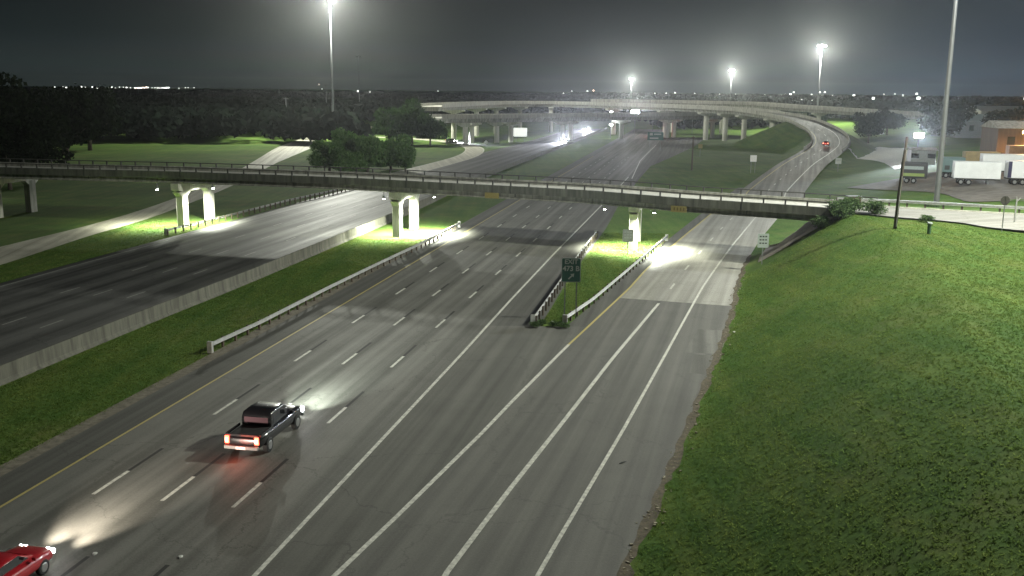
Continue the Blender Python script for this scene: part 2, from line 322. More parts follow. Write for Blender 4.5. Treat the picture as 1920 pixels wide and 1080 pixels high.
def hnoise(x, y, s, k): return np.sin(x/s*1.7 + k)*np.cos(y/s*1.3 + 2*k) + .5*np.sin(x/s*3.1 + y/s*2.3 + k)
def height(x, y):
    x = np.asarray(x, float); y = np.asarray(y, float)
    d = (x - xe(y) - 0.25)*0.96
    w = np.interp(y, [20, 85, 100, 113, 135, 400], [14, 15, 11.5, 9.5, 34, 40])
    P = 6.85 - 1.85*ss((y - fy(x) - 1.0)/26.0)
    t = np.clip(d/w, 0, 1); prof = 0.62*t + 0.38*ss(t)
    near_low = np.interp(y, [-60, 10, 40], [1.0, 1.0, 1.0])
    h = P*prof*near_low
    h = np.where(y > 4000, 0, h)
    # ramp embankment
    m = (RAMP[:,2] < 9.5) & (RAMP[:,1] < 372)
    best = np.full(x.shape, 1e9); bz = np.zeros(x.shape)
    if (y.max() > 190) and (y.min() < 430):
        for (a, b, z) in RAMP[m]:
            q = np.hypot(x-a, y-b); s_ = q < best; best = np.where(s_, q, best); bz = np.where(s_, z, bz)
        emb = bz*np.clip(1 - (best - 7.0)/np.maximum(2.2*bz, .1), 0, 1)
        h = np.where((y > 200) & (y < 430), np.maximum(h, emb - 0.25*(emb > 0)), h)
    # west abutment of the overpass
    h = np.maximum(h, 6.6*ss((-x - 86)/12)*(1 - ss((np.abs(y - 152) - 9)/12)))
    # distant ground rises a little
    rise = (2 + 5*ss((-x/np.maximum(y, 1) - 0.02)/0.45))*ss((y - 900)/2400)
    h = h + rise
    # soft unevenness away from the pavement
    u = ss((np.abs(d) - 6)/20)
    return h + np.where((x < xe(y)), 0.0, u*0.10*hnoise(x, y, 5.0, 1.0))

def grid_axis(segs):
    a = [segs[0][0]]
    for lo, hi, st in segs:
        n = max(1, int(round((hi-lo)/st))); a += list(np.linspace(lo, hi, n+1)[1:])
    return np.array(a)
gx = grid_axis([(-9000,-3000,1500),(-3000,-800,275),(-800,-300,50),(-300,-130,10),(-130,-20,2.5),(-20,75,.8),(75,140,2.5),(140,300,10),(300,800,50),(800,3000,275),(3000,9000,1500)])
gy = grid_axis([(-400,-60,40),(-60,10,5),(10,175,.8),(175,440,3),(440,1000,20),(1000,4000,150),(4000,16000,1500)])
GX, GY = np.meshgrid(gx, gy); GZ = height(GX, GY) - 0.03
V = np.stack([GX.ravel(), GY.ravel(), GZ.ravel()], 1); nx, ny = len(gx), len(gy)
i, j = np.meshgrid(np.arange(nx-1), np.arange(ny-1)); a = (j*nx+i).ravel()
tag(link('ground', npmesh('ground', V, np.stack([a, a+1, a+nx+1, a+nx], 1), M_GRASS, True)), 'mown green highway verge and fields', kind='structure')

def ribbon(name, A, B, z, m, label=None, step=3.0, cross=1, parent=None, terrain=False, kind='structure'):
    """A paved sheet between two edges given as matching polylines."""
    n = max(len(A), len(B), 2)
    def rs(P):
        P = np.asarray(P, float); d = np.r_[0, np.cumsum(np.linalg.norm(np.diff(P[:, :2], axis=0), axis=1))]
        return P, d
    A, dA = rs(A); B, dB = rs(B); N = max(2, int(max(dA[-1], dB[-1])/step)+1); t = np.linspace(0, 1, N)
    ra = np.stack([np.interp(t*dA[-1], dA, A[:,k]) for k in range(A.shape[1])], 1); rb = np.stack([np.interp(t*dB[-1], dB, B[:,k]) for k in range(B.shape[1])], 1)
    V = []; F = []
    for q in range(cross+1):
        s = q/cross; p = ra*(1-s) + rb*s
        zz = p[:,2] + z if p.shape[1] > 2 else np.full(N, z)
        if terrain: zz = height(p[:,0], p[:,1]) + z
        V.append(np.stack([p[:,0], p[:,1], zz], 1))
    V = np.concatenate(V)
    for q in range(cross):
        for k in range(N-1): F.append((q*N+k, (q+1)*N+k, (q+1)*N+k+1, q*N+k+1))
    me = npmesh(name, V, F, m)
    o = link(name, me, parent)
    if V.shape[0] and me.polygons[0].normal.z < 0: me.flip_normals()
    if kind and not parent: o['kind'] = kind
    if label and not parent: o['label'] = label
    return o

def off(P, d):
    P = np.asarray(P, float); T = np.gradient(P[:, :2], axis=0); T /= np.linalg.norm(T, axis=1)[:, None]
    Q = P.copy(); Q[:,0] += T[:,1]*d; Q[:,1] -= T[:,0]*d; return Q

# mainline (eastbound) lines: slope 0.189 m east per metre
def lx(x0, y): return x0 + 0.1888*(y - 43.0)
def line(x0, y0, y1, n=12): ys = np.linspace(y0, y1, n); return np.stack([lx(x0, ys), ys], 1)
YEL = -24.0; WHT = -9.25
def wline(y): return np.interp(y, [-20, 37, 70, 91, 120, 168, 223, 330, 520], [-21.0,-10.3,-3.9,.0,5.6,15.2,26.0,46.3,82.0])
ys = np.linspace(-20, 520, 60)
WL = np.stack([wline(ys), ys], 1)
tag(ribbon('mainline_shoulder_left', line(YEL-2.6, -20, 520), line(YEL, -20, 520), 0.0, M_SHOULD), 'dark asphalt inside shoulder of the mainline')
tag(ribbon('mainline_roadway', line(YEL, -20, 520, 60), WL, 0.004, M_LANE, step=4), 'grey four lane mainline carriageway')
# gore and right shoulder of mainline
DL = np.array([(-18.5,-20),(-7.1,36.9),(-5.9,40.3),(-1.6,53.9),(0.1,59.7),(4.2,73.1),(7.8,84.1),(11.9,96.7),(14.8,106.7),(22.5,130.0),(32.2,158.0),(49.0,204.0)])
GL = np.array([(wline(y), y) for y in (-20,37,54,70,80)])
GR = np.array([(-18.5,-20),(-7.1,36.9),(-1.6,53.9),(3.2,70.0),(6.5,80.0)])
tag(ribbon('gore_pavement', GL, GR, 0.0, M_GORE), 'asphalt gore between the mainline and the exit ramp')
tag(ribbon('mainline_shoulder_right', [(wline(y), y) for y in (80,100,118,140,168,223,300)], [(2.4,80),(5.6,99),(9.2,118),(13.5,140),(18.2,168),(28.8,223),(44.5,300)], 0.0, M_SHOULD), 'dark outside shoulder of the mainline')
tag(ribbon('exit_lane', [(wline(y), y) for y in (245,300,360,430)], [(31.5,245),(48.5,300),(65.6,358),(84,430)], 0.002, M_SHOULD), 'far exit lane peeling off the mainline')
tag(ribbon('ramp_shoulder_left', [(4.6,80),(7.9,90),(12.2,104),(16.9,118),(22.3,134),(30.5,158),(47,204)], [(6.5,80),(9.8,90),(14.0,104),(18.7,118),(23.8,134),(32.2,158),(49,204)], 0.0, M_SHOULD), 'left shoulder of the exit ramp')
EL = np.array([(-13,-20),(-2.6,36.9),(0.1,46.0),(2.6,54.0),(7.5,70),(13.8,89.5),(15.8,95.8),(18.9,106.0),(22.5,117.2),(26.1,128.1),(30.2,140.5),(34.7,153.5),(52.4,202.5)])
FL = np.array([(-9.5,-20),(1.2,37.0),(6.5,54.1),(11.2,69.8),(19.3,97.1),(24.5,113.1),(29.1,126.9),(38.9,155.2),(56.5,201)])
def cut(P, y0, y1):
    ys = np.r_[y0, P[(P[:,1] > y0) & (P[:,1] < y1), 1], y1]; return np.stack([np.interp(ys, P[:,1], P[:,0]), ys], 1)
tag(ribbon('exit_ramp_asphalt', cut(DL, -20, 91.8), cut(EDGE[:, :2], -20, 88.6), 0.003, M_RAMP, cross=3), 'asphalt stretch of the exit ramp in front of the overpass')
tag(ribbon('exit_ramp_concrete', cut(DL, 91.8, 186), cut(EDGE[:, :2], 88.6, 184), 0.004, M_CONC_ROAD, cross=3), 'pale concrete stretch of the exit ramp under the overpass')
m = RAMP[:,1] < 372; RP = RAMP[:int(np.where((RAMP[:,2] > 9.4))[0][0])+1]
RL, RR = off(RP, -6.2), off(RP, 6.2); RPZ = RP[::1]
tag(ribbon('ramp_climb', RL, RR, 0.06, M_CLIMB, cross=2), 'pale ramp roadway climbing towards the flyover')

# westbound roadway behind the concrete wall
WALL = np.array([(-52.5,-20),(-38.3,41),(-34.0,62.3),(-32.0,72.8),(-30.3,81.7),(-27.5,94.7),(-22.5,122),(-17.5,150),(-11.5,190),(-4.0,236.8),(6.5,292),(17.6,350),(32.4,430),(49,520)])
WBW = np.array([(-76,-20),(-60.0,45),(-50.5,94.1),(-48.5,105.5),(-45.0,123.0),(-42.0,138),(-36.6,166),(-32.0,190),(-22.5,240),(-14.2,285),(-8.0,315),(-0.5,347),(18.0,443),(32,520)])
tag(ribbon('westbound_roadway', off(WBW, -1.2), off(WALL, -.35), 0.003, M_WB, cross=2), 'dark streaked westbound carriageway behind the concrete wall')
# frontage road and westbound exit ramp
tag(ribbon('frontage_road', crom([(-72,40),(-66,90),(-63,118.3),(-60.3,141.3),(-60.2,170),(-63.5,215),(-70.8,269.8),(-79,330),(-83.2,388),(-80,448),(-75.5,531)],4), crom([(-64,40),(-58.5,90),(-56.6,106),(-56.2,127.7),(-54.9,150.4),(-57,200),(-62.8,260.8),(-68.5,341.5),(-76,395),(-74.7,428),(-70,502)],4), 0.006, M_PALE, cross=2), 'pale concrete frontage road at the far left')
WR = crom([(-28.5,215,0),(-24.0,240,0),(-19.5,262,0),(-14.5,290,0),(-12.7,315,0),(-13.8,338,0),(-19,362,0),(-29,382,0),(-45,400,0),(-70,412,0)],6)
tag(ribbon('westbound_exit_ramp', off(WR, -3.2), off(WR, 3.2), 0.008, M_PALE, cross=2), 'narrow curved slip road leaving the westbound carriageway')
# crossing road east of the overpass
tag(ribbon('crossing_road', ROAD_NEAR, np.array([(36.5,114.2),(43.3,109.3),(54.8,104.0),(75,95),(130,70)]), 6.97, road_mat('crossing_concrete', (0.17, 0.165, 0.14), (0.32, 0.31, 0.27), 0.75, 1.15, joints=5.0), cross=2), 'pale concrete crossing road on the hill at the right')
tag(ribbon('lot_road', crom([(127,368),(126,330),(123,300),(112,262),(100,232)],4), crom([(104,310),(102,292),(100,272),(95,250),(88,226)],4), 0.10, M_CONCL, terrain=True), 'brightly lit concrete drive beside the trailer lot')
tag(ribbon('truck_lot', [(67,196),(70,160),(66,142),(80,125)], [(150,230),(150,180),(150,150),(150,120)], 0.07, mat('lot_gravel', (.13,.115,.09), .95, noise=(.6,.35), bump=(5,.6,.05)), terrain=True, cross=20), 'bare gravel lot where the trailers are parked')

# markings -------------------------------------------------------------------------------------
def stripe(name, P, w, z, m, label): return tag(ribbon(name, off(P, -w/2), off(P, w/2), z, m), label)
stripe('yellow_edge_line', line(YEL, -20, 300), .16, 0.010, M_YEL, 'thin yellow left edge line of the mainline')
stripe('white_edge_line', WL[ys < 230], .22, 0.010, M_WHITE, 'solid white right edge line of the mainline')
stripe('far_white_line', np.array([(27.1,223),(36.3,281),(45.8,330),(53.2,367)]), .22, 0.012, M_WHITE, 'faint white line at the far exit lane')
gl = cut(DL, -20, 186)
stripe('gore_line', cut(DL, -20, 74), .24, 0.011, M_WHITE, 'white gore line on the left of the exit ramp')
stripe('ramp_yellow_line', cut(DL, 74, 186), .20, 0.011, M_YEL, 'yellow left edge line of the exit ramp')
stripe('ramp_lane_line', cut(EL, -20, 89.5), .26, 0.012, M_WHITE, 'solid white lane line in the middle of the exit ramp')
stripe('ramp_white_edge_line', cut(FL, -20, 184), .20, 0.012, M_WHITE, 'white right edge line of the exit ramp')
stripe('westbound_edge_line', WBW[1:], .16, 0.009, M_WORN, 'white outside edge line of the westbound carriageway')
stripe('slip_edge_line_left', off(WR, -2.9), .22, 0.014, M_WHITE, 'white left line of the curved slip road')
stripe('slip_edge_line_right', off(WR, 2.9), .22, 0.014, M_WHITE, 'white right line of the curved slip road')
stripe('climb_yellow_line', off(RP, -4.6), .22, 0.085, M_YEL, 'yellow left edge line of the climbing ramp')
stripe('climb_white_line', off(RP, 2.7), .22, 0.085, M_WHITE, 'white right edge line of the climbing ramp')
ROADOBJ = bpy.data.objects['mainline_roadway']; WBOBJ = bpy.data.objects['westbound_roadway']; RCO = bpy.data.objects['exit_ramp_concrete']
def dash_mesh(w, L, z, m): return npmesh('lane_dash', [(-w/2,0,z),(w/2,0,z),(w/2,L,z),(-w/2,L,z)], [(0,1,2,3)], m)
dm = dash_mesh(.20, 3.05, 0.0, M_WHITE); dmw = dash_mesh(.15, 3.05, 0.0, M_WORN); db = dash_mesh(.20, 3.3, 0.0, M_BLACKP)
lanes_x = (-20.26+.02, -16.60, -12.95)
for li in range(3):
    for k in range(-3, 22):
        x = -20.30 + li*3.6576*math.cos(HEAD) + k*12.192*math.sin(HEAD); y = 44.5 - li*3.6576*math.sin(HEAD) + k*12.192*math.cos(HEAD)
        if y > 300: continue
        link('lane_dash', dm, ROADOBJ, (x, y, 0.010), rz=-HEAD)
        if y < 150:
            o = link('dash_contrast', db, ROADOBJ, (x+3.06*math.sin(HEAD), y+3.06*math.cos(HEAD), 0.0095), rz=-HEAD)
for k in range(0, 9):
    s = 90.0 + 0 + 12.2*k
    y = 96.3 + 10.95*k
    if y > 190: break
    x = float(np.interp(y, EL[:,1], EL[:,0])); x2 = float(np.interp(y+3, EL[:,1], EL[:,0]))
    link('lane_dash', dm, RCO, (x, y, 0.012), rz=-math.atan2(x2-x, 3))
dmc = dash_mesh(.2, 3.05, 0.0, M_WHITE); CLO = bpy.data.objects['ramp_climb']; dP = resample(off(RP, -.95), 12.19)
for k in range(len(dP)-1):
    t_ = dP[k+1]-dP[k]; o = link('lane_dash', dmc, CLO, (dP[k,0], dP[k,1], dP[k,2]+.09)); o.rotation_euler = (math.atan2(t_[2], math.hypot(t_[0], t_[1])), 0, -math.atan2(t_[0], t_[1]))
for li, dx in enumerate((0, -3.75, -7.5)):
    for k in range(-4, 9):
        y = 77.6 + li*0.9 + 12.0*k; x = float(np.interp(y, WALL[:,1], WALL[:,0])) - 7.6 + dx
        sl = (np.interp(y+5, WALL[:,1], WALL[:,0]) - np.interp(y-5, WALL[:,1], WALL[:,0]))/10
        link('lane_dash', dmw, WBOBJ, (x, y, 0.010), rz=-math.atan(sl))
tag(ribbon('pavement_patch', [(12.6,66.5),(13.9,71.5)], [(14.0,66.0),(15.7,71.0)], 0.008, M_GORE), 'darker rectangular patch on the ramp shoulder')
tag(ribbon('pavement_patch', [(13.2,72.0),(15.6,79.5)], [(15.9,71.6),(18.1,79.0)], 0.008, M_LANE), 'paler patch on the ramp shoulder by the grass')
# asphalt patch joint strips
tag(ribbon('shoulder_edge_gravel', line(YEL-3.6, -20, 140), line(YEL-2.55, -20, 140), 0.006, mat('edge_gravel', (.15,.135,.10), .95, noise=(2,.4))), 'thin gravel strip between the shoulder and the median grass')

# riprap under the overpass
A = [(xe(y)+1.6, y) for y in np.linspace(108.5, 121.5, 8)]; Bq = [(37.8, y) for y in np.linspace(103.5, 116, 8)]
tag(ribbon('riprap_slope', A, Bq, 0.05, M_RIP, terrain=True, cross=14, step=1.2), 'brown riprap slope under the east end of the overpass')
cp = [(xe(121.6)+1.6+q*(37.6-xe(121.6)-1.6), 121.6 - q*5.3) for q in np.linspace(0, 1, 12)]
cb = MB(); cb.sweep([(x, y, float(height(x, y))-.05) for x, y in cp], [(-.2,0),(.2,0),(.2,.32),(-.2,.32)])
tag(cb.obj('slope_curb', M_CONCL), 'pale concrete curb along the far side of the riprap slope', kind='structure')

# median concrete wall (thing with panels)
def wall_run(P, hgt, seg, name, label, cat, zb=-0.08, wm=None):
    P = np.asarray(P, float); root = empty(name, (P[0,0], P[0,1], zb), label, cat)
    Q = resample(P, seg); prof = [(-.30,0),(.30,0),(.30,.10),(.13,.36),(.08,hgt),(-.08,hgt),(-.13,.36),(-.30,.10)]
    for k in range(len(Q)-1):
        a, b = Q[k], Q[k+1]; t = (b-a)/np.linalg.norm(b-a)*.012
        m = MB(); m.sweep([(*(a+t), 0), (*(b-t), 0)], prof)
        c = (Q[0,0], Q[0,1], 0); m.obj('wall_panel', wm or M_WALL, root, off=c)
    return root
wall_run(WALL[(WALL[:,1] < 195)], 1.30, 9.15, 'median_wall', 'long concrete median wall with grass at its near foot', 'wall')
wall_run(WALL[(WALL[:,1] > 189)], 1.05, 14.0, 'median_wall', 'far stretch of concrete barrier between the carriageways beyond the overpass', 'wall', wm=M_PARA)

# ---------------------------------------------------------------- guardrails
WPROF = [(-.04,.50),(.02,.53),(-.03,.58),(.02,.63),(-.03,.66),(.02,.70),(-.03,.75),(.02,.80),(-.05,.83),(-.06,.80),(-.01,.76),(-.06,.70),(-.01,.665),(-.06,.63),(-.01,.575),(-.06,.53)]
def guardrail(P, label, side, zf=0.0, step=1.905, ends=(True, True), mrail=None, postmat=None, name='guardrail'):
    P = np.asarray(P, float); Q = resample(P, step)
    zs = [float(zf(x, y)) if callable(zf) else zf for x, y in Q[:, :2]]
    root = empty(name, (Q[0,0], Q[0,1], zs[0]), label, 'guardrail'); o0 = (Q[0,0], Q[0,1], zs[0])
    m = MB(); m.sweep([(x, y, z) for (x, y), z in zip(Q[:, :2], zs)], [(a*side, b) for a, b in WPROF]); rail = m.obj('rail', mrail or M_GALV, root, off=o0)
    pm = MB().box(-.075,.075,-.10,.10,0,.86).mesh('post', postmat or M_WOOD)
    for k, ((x, y), z) in enumerate(zip(Q[:, :2], zs)):
        a = Q[max(k-1, 0)]; b = Q[min(k+1, len(Q)-1)]; t = (b-a)[:2]/np.linalg.norm((b-a)[:2]); r = np.array([t[1], -t[0]])*(-.17*side)
        link('post', pm, root, (x+r[0]-o0[0], y+r[1]-o0[1], z-o0[2]-.02), rz=math.atan2(t[1], t[0])-math.pi/2)
    for e, k in ((ends[0], 0), (ends[1], -1)):
        if e:
            x, y = Q[k]; n = MB().box(-.30,.12,-.14,.14,.02,.92)
            n.obj('end_terminal', mrail or M_GALV, root, loc=(x-o0[0], y-o0[1], zs[k]-o0[2]), bevel=.04).rotation_euler = (0, 0, -HEAD)
    return root
guardrail([(-22.4,70.4),(-20.5,78),(-17.7,92),(-14.4,107),(-11.4,120),(-7.6,139.5)], 'long galvanised median guardrail left of the yellow line ending near the lit pier', 1)
guardrail([(1.9,80.3),(4.9,97),(8.4,116.5),(11.4,131.5)], 'guardrail on the left side of the grass gore, in shadow behind the exit sign', -1)
guardrail([(4.6,80.4),(7.5,88),(11.9,101.5),(16.4,115.5),(20.6,128.5)], 'bright white guardrail on the right side of the grass gore beside the ramp', 1)
guardrail([(-46.4,129.5),(-43.7,141),(-42.9,144.5),(-38.6,166),(-33.6,185),(-26.5,215)], 'guardrail along the outside of the westbound carriageway starting by the leftmost lit pier', -1, ends=(True, False))
guardrail([(37.5,112.6),(43.9,110.6),(53.4,106.0),(75,96.5),(98,86)], 'guardrail on the far side of the crossing road by the tall mast', 1, zf=6.88, ends=(False, False))
gb = MB(); gb.sweep([(x, y, 6.95) for x, y in resample([(37,113.4),(43.3,109.2),(54.8,103.9),(75,94.9),(130,69.9)], 4)], [(-.1,0),(.1,0),(.1,.15),(-.1,.15)])
tag(gb.obj('road_curb', M_CONCL), 'pale curb on the far side of the crossing road', kind='structure')

# ---------------------------------------------------------------- overpass
def nz_(x): return float(np.interp(x, [-125, -24, -10, 9, 20, 36], [6.35, 6.2, 6.1, 5.95, 5.7, 5.6]))   # underside of the beams
N = resample(crom(NEAR_EDGE, 6), 2.4); N = N[:, :2]
T = np.gradient(N, axis=0); T /= np.linalg.norm(T, axis=1)[:, None]; NR = np.stack([-T[:,1], T[:,0]], 1)   # points to the far side
NR[:] = NR
BW = 10.2
bridge = empty('overpass', (0, 122, 0), 'long concrete road overpass crossing the whole freeway with low post railings', 'bridge'); BO = (0, 122, 0)
def bpath(o_, dz): return [(N[k,0]+NR[k,0]*o_, N[k,1]+NR[k,1]*o_, nz_(N[k,0])+dz) for k in range(len(N))]
bprof = [(-.22,0),(.22,0),(.25,.12),(.09,.22),(.09,.62),(.2,.75),(-.2,.75),(-.09,.62),(-.09,.22),(-.25,.12)]
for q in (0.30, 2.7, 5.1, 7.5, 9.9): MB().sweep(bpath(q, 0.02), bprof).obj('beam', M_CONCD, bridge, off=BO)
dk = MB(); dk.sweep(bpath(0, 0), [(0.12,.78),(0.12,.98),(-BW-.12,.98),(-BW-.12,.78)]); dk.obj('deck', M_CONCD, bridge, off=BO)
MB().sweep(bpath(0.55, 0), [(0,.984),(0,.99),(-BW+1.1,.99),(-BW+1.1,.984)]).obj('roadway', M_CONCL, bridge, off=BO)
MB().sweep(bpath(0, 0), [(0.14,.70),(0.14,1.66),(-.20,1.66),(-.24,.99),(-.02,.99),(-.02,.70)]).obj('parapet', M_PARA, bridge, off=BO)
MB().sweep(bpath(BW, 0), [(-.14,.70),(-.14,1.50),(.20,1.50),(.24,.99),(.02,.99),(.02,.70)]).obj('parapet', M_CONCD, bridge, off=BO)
for side, zt in ((0.0, 1.66), (BW, 1.50)):
    rl = MB().sweep(bpath(side, zt+.50), [(-.07,0),(.07,0),(.07,.12),(-.07,.12)]).obj('railing', M_RUST, bridge, off=BO)
    pm = MB().box(-.075,.075,-.10,.10,-.02,.52).mesh('railing_post', M_RUST)
    for k in range(len(N)):
        x, y = N[k]+NR[k]*side
        link('railing_post', pm, rl, (x-BO[0], y-BO[1], nz_(N[k,0])+zt), rz=math.atan2(T[k,1], T[k,0]))
# piers: two columns and a hammer-ended cap running along the freeway direction
def pier(px, py, z1, L=11.4):
    ax = Vector((math.sin(HEAD), math.cos(HEAD), 0)); sx = Vector((math.cos(HEAD), -math.sin(HEAD), 0)); c = Vector((px, py, 0))
    root = empty('bridge_pier', (px, py, 0), None, 'bridge pier', None)
    m = MB(); prof = [(-L/2, z1), (-L/2, z1-.9), (-L/2+1.3, z1-1.25), (L/2-1.3, z1-1.25), (L/2, z1-.9), (L/2, z1)]
    vs = [tuple(ax*a + sx*s + Vector((0,0,b))) for s in (-.60, .60) for a, b in prof]
    n = len(prof); m.add(vs, [tuple(range(n)), tuple(range(2*n-1, n-1, -1))] + [(i, i+n, (i+1) % n+n, (i+1) % n) for i in range(n)])
    m.obj('pier_cap', M_CONCL, root, bevel=.03)
    M_CC = M_CONCD if px < -60 else M_CONCL  # leftmost pier's columns take the darker concrete to stand for shade
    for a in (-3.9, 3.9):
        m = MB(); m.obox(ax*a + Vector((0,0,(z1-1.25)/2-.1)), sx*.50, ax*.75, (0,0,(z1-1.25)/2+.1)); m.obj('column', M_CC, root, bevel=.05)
        for s in (-1, 1):
            g = MB()
            p = [Vector((0,0,z1-1.25)), Vector((0,0,z1-1.9)), ax*s*.9 + Vector((0,0,z1-1.25))]
            q = ax*(a + s*.75); vs = [tuple(q + v + sx*t) for t in (-.50, .50) for v in p]
            g.add(vs, [(0,1,2),(5,4,3),(0,3,4,1),(1,4,5,2),(2,5,3,0)])
            g.obj('haunch', M_CONCL, root)
    return root, ax, sx
piers = []
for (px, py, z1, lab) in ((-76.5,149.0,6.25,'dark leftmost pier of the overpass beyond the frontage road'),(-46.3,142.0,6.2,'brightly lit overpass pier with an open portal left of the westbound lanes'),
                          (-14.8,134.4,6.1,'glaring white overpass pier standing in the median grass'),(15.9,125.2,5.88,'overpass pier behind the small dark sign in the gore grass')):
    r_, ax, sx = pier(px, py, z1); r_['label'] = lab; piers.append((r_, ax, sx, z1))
# wall-pack fixtures on the piers with their lamps
def fixture(pi, side, a, zz, power, label, dx=3.2, tilt=R(-20), yaw=0.0, spot=R(150)):
    r_, ax, sx, z1 = piers[pi]; p = r_.location + sx*(dx*side) + ax*a + Vector((0,0,zz))
    root = empty('underbridge_light', p, label, 'light fixture')
    MB().box(.12*side-.04,.12*side+.04,-.04,.04,.1,z1+.3-zz).obj('hanger', M_SGREY, root)
    MB().box(-.16,.16,-.24,.24,-.16,.16).obj('housing', M_SGREY, root, bevel=.03, loc=(.12*side,0,0))
    MB().box(-.12,.12,-.2,.2,-.05,.0).obj('lens', M_LAMP, root, loc=(.14*side,0,-.165))
    l = bpy.data.lights.new('fixture_lamp', 'SPOT'); l.energy = power; l.color = (0.96, 1.0, 0.84); l.spot_size = spot; l.spot_blend = 1.0; l.shadow_soft_size = .12
    o = bpy.data.objects.new('fixture_lamp', l); COL.objects.link(o); o.parent = root; o.location = (.16*side, 0, -.30)
    d = (sx*side*math.sin(tilt) + ax*yaw + Vector((0,0,-math.cos(tilt)))); o.rotation_mode = 'QUATERNION'; o.rotation_quaternion = d.to_track_quat('-Z', 'Y')
    return root
FX = 12500
fixture(1, 1, -1.0, 5.4, FX*2.6, 'lamp fixture hanging right of the portal pier over the westbound shoulder')
fixture(1, -1, -4.6, 5.4, FX*1.6, 'lamp fixture hanging left of the portal pier lighting the grass', tilt=R(0), spot=R(156))
fixture(2, 1, -1.0, 5.3, FX*7.5, 'lamp fixture hanging right of the median pier over the guardrail', dx=4.2, tilt=R(-20), spot=R(150))
fixture(2, -1, -4.0, 5.2, FX*1.6, 'small pale box lamp hanging left of the median pier', dx=1.7, tilt=R(0), spot=R(140))
fixture(3, -1, -3.5, 5.1, FX*2.8, 'lamp fixture hanging left of the gore pier over the mainline shoulder', dx=3.6, spot=R(140))
fixture(3, 1, -5.0, 5.0, FX*3.2, 'lamp fixture hanging right of the gore pier lighting the ramp', dx=2.4, tilt=R(-4), spot=R(146))

for jx in (-61, -46.3, -30.5, -14.8, .5, 15.9, 26.5):
    k = int(np.argmin(abs(N[:,0]-jx))); p = N[k] - NR[k]*.155
    MB().box(-.05,.05,-.02,.02,.72,1.64).obj('expansion_joint', M_DARK, bridge, loc=(p[0]-BO[0], p[1]-BO[1], nz_(jx))).rotation_euler = (0, 0, math.atan2(T[k,1], T[k,0]))
    p = N[k] + NR[k]*.08
    MB().tube([(.6,-.1,.72),(.6,-.12,.30)], .05, 8).obj('drain_pipe', M_DARK, bridge, loc=(p[0]-BO[0], p[1]-BO[1], nz_(jx))).rotation_euler = (0, 0, math.atan2(T[k,1], T[k,0]))
# clearance plates on the near beam
def plate(x, w, h, marks, label):
    k = int(np.argmin(abs(N[:,0]-x))); p = N[k] - NR[k]*.33; a = math.atan2(T[k,1], T[k,0]); z = nz_(x)
    root = empty('clearance_sign', (p[0], p[1], z+.02), label, 'sign', rz=a)
    MB().box(-w/2, w/2, 0, .03, 0, h).obj('panel', M_SYEL, root)
    MB().box(-w/2, w/2, .03, .22, .3, .38).obj('bracket', M_SGREY, root)
    for i in range(marks):
        MB().box(-w*.32+i*w*.2, -w*.32+i*w*.2+w*.09, -.006, -.001, h*.25, h*.75).obj('mark', mat_mark, root)
mat_mark = mat('faded_print', (.12,.09,.02), .6)
plate(-1.6, 1.9, .72, 0, 'plain yellow clearance plate on the overpass above the mainline')
plate(20.3, 1.9, .72, 4, 'yellow clearance plate with dark marks on the overpass above the ramp')

# ---------------------------------------------------------------- signs
def text_obj(s, size, m, parent, loc, bold=.012, rot=(math.pi/2, 0, 0), name='lettering'):
    c = bpy.data.curves.new(name, 'FONT'); c.body = s; c.size = size; c.align_x = 'CENTER'; c.align_y = 'CENTER'; c.offset = bold; c.extrude = .002; c.resolution_u = 3
    t = bpy.data.objects.new(name, c); COL.objects.link(t); bpy.context.view_layer.update()
    me = bpy.data.meshes.new_from_object(t.evaluated_get(bpy.context.evaluated_depsgraph_get())); bpy.data.objects.remove(t)
    me.materials.clear(); me.materials.append(m); o = link(name, me, parent, loc); o.rotation_euler = rot; return o
def rrect(w, h, r, n=5):
    P = []
    for cx, cy, a0 in ((w/2-r, h/2-r, 0), (-w/2+r, h/2-r, 90), (-w/2+r, -h/2+r, 180), (w/2-r, -h/2+r, 270)):
        for k in range(n): a = R(a0 + 90*k/(n-1)); P.append((cx+r*math.cos(a), cy+r*math.sin(a)))
    return P
def slab(P, y0, y1):
    m = MB(); n = len(P); m.add([(a, y0, b) for a, b in P] + [(a, y1, b) for a, b in P], [tuple(range(n))[::-1], tuple(range(n, 2*n))] + [(i, (i+1) % n, (i+1) % n+n, i+n) for i in range(n)]); return m
ex = empty('exit_sign', (5.1, 83.0, 0), 'green EXIT 473 B sign with an arrow on two posts in the gore', 'sign', rz=R(-2))
slab(rrect(1.66, 2.12, .14), 0, .03).obj('border', M_SGW, ex, loc=(0,-.07,4.30)); slab(rrect(1.56, 2.02, .11), -.006, 0).obj('panel', M_GREEN, ex, loc=(0,-.071,4.30))
for s in (-.5, .5): MB().box(-.05,.05,-.04,.06,-.2,5.3).obj('post', M_SGREY, ex, loc=(s,0,0))
text_obj('EXIT', .56, M_SGW, ex, (0,-.082,5.02), .016); text_obj('473 B', .62, M_SGW, ex, (0,-.082,4.42), .018)
ar = MB(); a45 = math.pi/4; u = Vector((math.cos(a45), 0, math.sin(a45))); v = Vector((-math.sin(a45), 0, math.cos(a45)))
sh = [u*-.34+v*-.06, u*.08+v*-.06, u*.08+v*-.2, u*.36, u*.08+v*.2, u*.08+v*.06, u*-.34+v*.06]
ar.add([tuple(p+Vector((0,-.004,0))) for p in sh]+[tuple(p) for p in sh], [tuple(range(7)), tuple(range(7,14))[::-1]]+[(i,i+7,(i+1)%7+7,(i+1)%7) for i in range(7)])
ar.obj('arrow', M_SGW, ex, loc=(.02,-.078,3.75))
